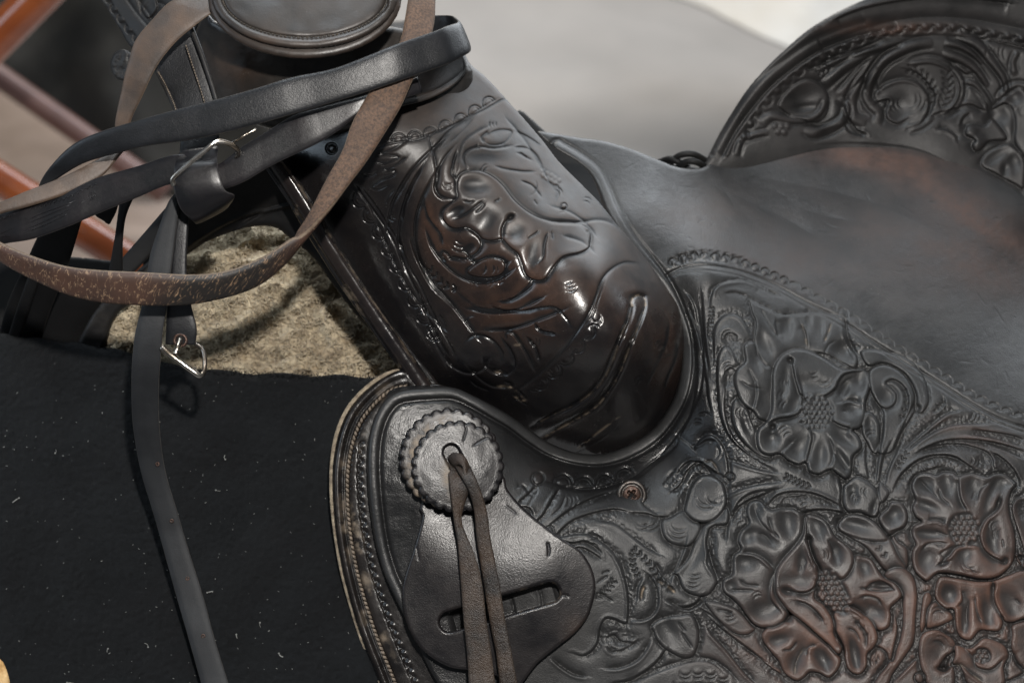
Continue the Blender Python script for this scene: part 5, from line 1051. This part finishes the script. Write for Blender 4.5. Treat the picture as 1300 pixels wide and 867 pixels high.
for nm, s1, s2, w_ in (('strap_edge_roll', "243,36,54 256,70,58 268,105,60 277,135,62", None, 3.4), ('strap_edge_roll', "196,84,50 206,103,54 218,128,58 228,150,60", None, 3.2)):
    P = resample(spline(pts(s1), 8), 40); b = Bag(); b.tube(W(*P.T), w_ * PX, 10); b.build(nm, M['dull'], BR)
b = Bag()
for s1 in ("236,58,58 246,88,60 256,118,62 260,132,62", "201,92,57 210,108,60 220,130,63 224,142,63"):
    P = resample(spline(pts(s1), 8), 44)
    for i in range(0, 43, 2):
        q = (P[i] + P[min(i + 1, 43)]) / 2; d = P[min(i + 1, 43)] - P[i]; b.tube(W(*np.stack((P[i] - d * .1, q + (0, 0, 1.2), P[i] + d * 1.2)).T), .95 * PX, 6)
b.build('stitching', M['thread'], BR)
# pressed border and leaf lines on the left end of the tooled strap
_o, (_a, _b, _c, _n) = TS
def on(t, u, lift=3.0):
    i = np.clip(np.asarray(t, float) * (len(_c) - 1), 0, len(_c) - 1); u = np.asarray(u, float)[:, None]; f = lambda q: np.stack([np.interp(i, np.arange(len(q)), q[:, k]) for k in range(3)], -1)
    return f(_c) + (f(_b) - f(_a)) / 2 * u + f(_n) * lift * PX
b = Bag(); tt = np.linspace(0, math.pi, 7)
for k in range(24): b.tube(on(.05 + k * .0105 + .0045 * np.cos(tt), -.55 - .14 * np.sin(tt)), .42 * PX, 5)
for L_ in (((.03, .5), (.1, .25), (.18, .0), (.24, -.15)), ((.05, .6), (.13, .45), (.2, .2), (.27, .0)), ((.1, .62), (.17, .5), (.23, .3)), ((.12, .1), (.16, -.15), (.2, -.25), (.25, -.25))):
    P = resample(spline(np.array(L_), 6), 20); b.tube(on(P[:, 0], P[:, 1]), .5 * PX, 5)
for r_ in (.5, 1.0):
    th_ = np.linspace(0, 2 * math.pi, 14); b.tube(on(.285 + .009 * r_ * np.cos(th_), -.1 + .2 * r_ * np.sin(th_)), .5 * PX, 5)
b.build('border_tooling', M['satin_strap'], BR)
# keeper loop over the tooled strap
kp, _ = ribbon('keeper', "226,196,70 222,208,92 220,232,98 224,252,96 231,268,90 243,279,80 248,284,66", "277,190,70 276,205,94 280,226,100 286,242,98 297,247,92 297,252,84 290,262,66", 6, M['satin_strap'], BR, n=60, crease=.2, seed=7)
b = Bag()
P = resample(spline(pts("221,236,104 219,229,106 224,222,108 242,206,110 262,190,112 270,183,112 278,180,110 290,182,106 298,187,102 303,193,94 300,200,86"), 8), 70); b.tube(W(*P.T), 3.3 * PX, 12); 
b.build('buckle', M['steel'], BR)
b = Bag(); P = resample(spline(pts("294,181,96 304,176,99 314,170,100 326,164,98"), 6), 16); b.tube(W(*P.T), np.interp(np.linspace(0, 1, 16), (0, .4, .6, 1), (1.6, 2.2, 1.4, 1.8)) * PX, 8); b.build('buckle_tongue', M['steel'], BR)
# long hanging billet with punched holes
LB = "222,246,52 213,258,54 200,294,54 191,322,54 187,346,54 180,388,52 172,420,50 168,454,44 167,486,30 168,530,6 174,575,-14 182,610,-26 196,656,-34 207,695,-36 225,760,-30 240,812,-22 262,890,-10 292,990,10"
RBS = "234,246,52 229,258,54 223,297,54 220,322,54 217,346,54 212,388,52 207,420,50 204,454,44 202,486,30 202,530,6 206,575,-14 213,610,-26 226,652,-34 237,690,-36 259,760,-30 273,812,-22 297,890,-10 327,990,10"
ribbon('billet_strap', LB, RBS, 6, M['grey_strap'], BR, n=260, crease=.25, wob=.5, seed=14)
for x, y, z in ((198, 589, -15), (216, 661, -31.5), (236, 734, -30), (256, 807, -20)): 
    b = Bag(); ring(b, x + 2, y, z, 1.9, 1.1, 6, 14); b.build('punch_hole', M['rust'], BR)
ribbon('buckle_strap', "228,250,46 221,296,47 216,346,46 212,388,44 211,415,42 210,437,38", "240,262,46 239,292,47 237,346,46 243,388,44 250,417,42 248,437,38", 5.5, M['dull'] if False else M['black_strap'], BR, n=90, seed=15)
b = Bag(); ring(b, 229, 432, 42, 7.5, 2.0, 8, 26); b.build('grommet', M['rust'], BR)
b = Bag()
P = resample(spline(pts("205,441,48 216,450,50 232,462,50 246,472,48 254,477,46 259,470,42 260,456,38 257,443,34 248,436,32"), 6), 60); b.tube(W(*P.T), np.interp(np.linspace(0, 1, 60), (0, .5, .6, 1), (4.0, 4.2, 3.2, 2.8)) * PX, 12)
P = resample(spline(pts("229,430,44 226,440,52 222,450,55"), 6), 14); b.tube(W(*P.T), 3.6 * PX, 10)
b.build('lower_buckle', M['steel'], BR)
# black straps hanging behind, on the far side of the saddle
def back_strap(lbl, A_, B_, mat='black'):
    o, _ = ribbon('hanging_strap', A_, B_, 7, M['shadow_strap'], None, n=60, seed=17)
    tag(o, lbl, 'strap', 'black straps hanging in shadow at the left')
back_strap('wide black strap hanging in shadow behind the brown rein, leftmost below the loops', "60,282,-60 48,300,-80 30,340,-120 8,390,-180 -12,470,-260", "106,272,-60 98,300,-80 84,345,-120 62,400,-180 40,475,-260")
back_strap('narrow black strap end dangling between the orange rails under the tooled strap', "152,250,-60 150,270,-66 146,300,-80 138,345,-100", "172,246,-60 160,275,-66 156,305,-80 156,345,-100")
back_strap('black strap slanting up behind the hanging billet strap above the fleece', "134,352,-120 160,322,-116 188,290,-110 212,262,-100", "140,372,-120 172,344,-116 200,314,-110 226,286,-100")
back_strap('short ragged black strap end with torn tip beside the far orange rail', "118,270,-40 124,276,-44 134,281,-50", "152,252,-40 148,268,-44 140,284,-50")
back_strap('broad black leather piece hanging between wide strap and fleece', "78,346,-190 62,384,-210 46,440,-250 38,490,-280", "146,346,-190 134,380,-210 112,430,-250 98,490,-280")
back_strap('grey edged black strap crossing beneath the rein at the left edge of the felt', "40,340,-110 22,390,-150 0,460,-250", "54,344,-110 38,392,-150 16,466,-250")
b = Bag(); tt = np.linspace(0, 2 * math.pi, 30, endpoint=False)
RD = small(130, 60, 180, 110); RD.H += fbm(RD.X, RD.Y, 6, 3, 2) * 2
sheet('suede_washer', RD, ell(156, 83, 16, 20), lambda X, Y: -50 + .3 * (X - 155), M['dull'], SAD, thick=8, er=5, edge=4, smooth_outline=False)
# ================================================================== room behind
def slab(name, corners, mat, thick=.01, nrm=(0, 0, 1)):
    c = np.array(corners, float); n = np.array(nrm, float); V = np.vstack((c, c - n * thick)); 
    F = [np.array([[0, 1, 2, 3], [7, 6, 5, 4]]), np.array([[i, (i + 1) % 4, (i + 1) % 4 + 4, i + 4] for i in range(4)])[:, ::-1]]
    o = new_obj(name, V, F, mat, None, smooth=False); o['kind'] = 'structure'; return o
sheet('far_fender', small(-70, 250, 200, 520, 2), "-60,330 -20,318 30,330 80,326 130,330 165,338 160,380 130,430 110,500 -60,500", rbf([(-60, 330, -280), (160, 330, -270), (-60, 500, -300), (110, 500, -290)]), M['black'], SAD, thick=20)
sheet('dark_gap_sheet', small(640, 120, 860, 330, 2), "660,140 700,172 760,190 840,215 840,300 760,300 700,220 650,170", rbf([(660, 140, -400), (840, 300, -330), (700, 220, -380), (840, 215, -420)]), M['black'], SAD, thick=20)  # black sheet added to put shade into the gap between fork and seat
slab('floor', [(-6, -3, -.02), (6, -3, -.02), (6, 9, -.02), (-6, 9, -.02)], M['floor'])
def bgpt(x, y, d):  # a point of the room at distance d in front of the tripod
    return W(x, y, (D0 - d) * FPX)
def bar(bag, p, q, r, m=20):
    P = np.linspace(p, q, 14); bag.tube(P, r, m)
RK = thing('wooden_chair', bgpt(60, 200, 1.9), 'glossy orange brown wooden chair standing behind the saddle at the left edge', 'chair')
b = Bag(); bar(b, bgpt(195, -150, 1.7), bgpt(-75, 120, 1.75), .0185); b.build('back_rail', M['wood'], RK)
b = Bag(); bar(b, bgpt(-80, 42, 2.3), bgpt(210, 246, 2.35), .0145); b.build('stretcher', M['wood_dull'], RK)
b = Bag(); bar(b, bgpt(-90, 172, 1.8), bgpt(330, 435, 1.85), .0165); b.build('seat_rail', M['wood'], RK)
# dark backdrop sheet filling the unidentified dark area, pale low box and beige board
def wavy(name, x0, y0, x1, y1, d, mat, seed, amp=.02, dd=0., th=.01, skew=0., shear=0.):
    n, m_ = 50, 40; xs = np.linspace(x0, x1, n); ys = np.linspace(y0, y1, m_); X, Y = np.meshgrid(xs, ys); X = X + skew * (Y - y1) + (24 * fbm(Y, Y * 0, 40, 3, seed) if skew else 0); Y = Y + shear * (X - x0)
    dz = d + dd * (Y - y0) / (y1 - y0) + amp * np.sin(X / 34. + 3 * vnoise(X, Y, 120, seed)) + amp * fbm(X, Y, 90, 3, seed)
    P = W(X.ravel(), Y.ravel(), ((D0 - dz) * FPX).ravel()); N = RM @ np.array((0, 0, 1.)); P2 = P - N * th
    i = (np.arange(m_ - 1)[:, None] * n + np.arange(n - 1)[None]).ravel(); Q = np.stack((i, i + n, i + n + 1, i + 1), -1)
    k = n * m_; Q2 = Q[:, ::-1] + k
    ring_ = np.concatenate((np.arange(n), np.arange(1, m_) * n + n - 1, (m_ - 1) * n + np.arange(n - 2, -1, -1), np.arange(m_ - 2, 0, -1) * n)); nx = np.roll(ring_, -1)
    S = np.stack((ring_, nx, nx + k, ring_ + k), -1)
    return new_obj(name, np.vstack((P, P2)), [Q, Q2, S], mat, None)
o = wavy('dark_backdrop', -260, -560, 345, -84, 2.5, M['dark_backing'], 3, .03, shear=.7); tag(o, 'dark greenish black blanket hanging out of focus behind the horn at the upper left', 'backdrop')
o = wavy('beige_board', -200, 60, 250, 400, 3.0, M['wall_beige'], 5, .0, -.9); tag(o, 'plain beige board standing behind the orange chair rails', 'board')
o = wavy('pale_sheet', 1010, -120, 1600, 66, 3.05, M['wall_pale'], 9, .04, -.25, skew=2.3); 
tag(o, 'bright off-white cloth lying beyond the cantle at the upper right', 'cloth')
# ================================================================== camera, light
cam = bpy.data.cameras.new('camera'); co = bpy.data.objects.new('camera', cam); C.objects.link(co)
co.location = CAMLOC; co.rotation_euler = (PITCH, 0, 0)
cam.sensor_width = 36; cam.lens = FPX / 1300 * 36; cam.clip_end = 60; cam.clip_start = .05
cam.dof.use_dof = True; cam.dof.focus_distance = 1.0; cam.dof.aperture_fstop = 8.0
sc.camera = co
w = bpy.data.worlds.new('World'); sc.world = w; w.use_nodes = True
bg = w.node_tree.nodes['Background']; bg.inputs[0].default_value = (.86, .93, 1.0, 1); bg.inputs[1].default_value = WORLD
from mathutils import Vector
def area(name, local, target, size, power, col=(1, 1, 1), sy=None):
    l = bpy.data.lights.new(name, 'AREA'); l.energy = power; l.color = col; l.size = size
    if sy: l.shape = 'RECTANGLE'; l.size_y = sy
    o = bpy.data.objects.new(name, l); C.objects.link(o)
    p = loc_of(local); t = loc_of(target); o.location = p
    o.rotation_euler = Vector(t - p).to_track_quat('-Z', 'Y').to_euler(); return o
# camera-side flash, room window behind/above right, ceiling lamp
area('flash', FLASH[0], (0, 0, -1), FLASH[1], FLASH[2], (1, .955, .9))
area('window_light', WIN[0], (0.05, 0, -1.0), WIN[1], WIN[2], (.90, .95, 1), WIN[3])
area('side_window', WIN2[0], (0, 0, -1.0), WIN2[1], WIN2[2], (.72, .86, 1), WIN2[3])
area('overhead_lamp', TOP[0], (0.05, 0, -1.0), TOP[1], TOP[2], (.88, .95, 1))
area('ceiling_lamp', (-.3, 2.2, -2.6), (0.2, -.6, -2.9), 1.2, CEIL, (1, .95, .88))
sc.view_settings.view_transform = 'Standard'; sc.view_settings.look = 'None'; sc.view_settings.exposure = 0; sc.view_settings.gamma = 1
sc.render.engine = 'CYCLES'
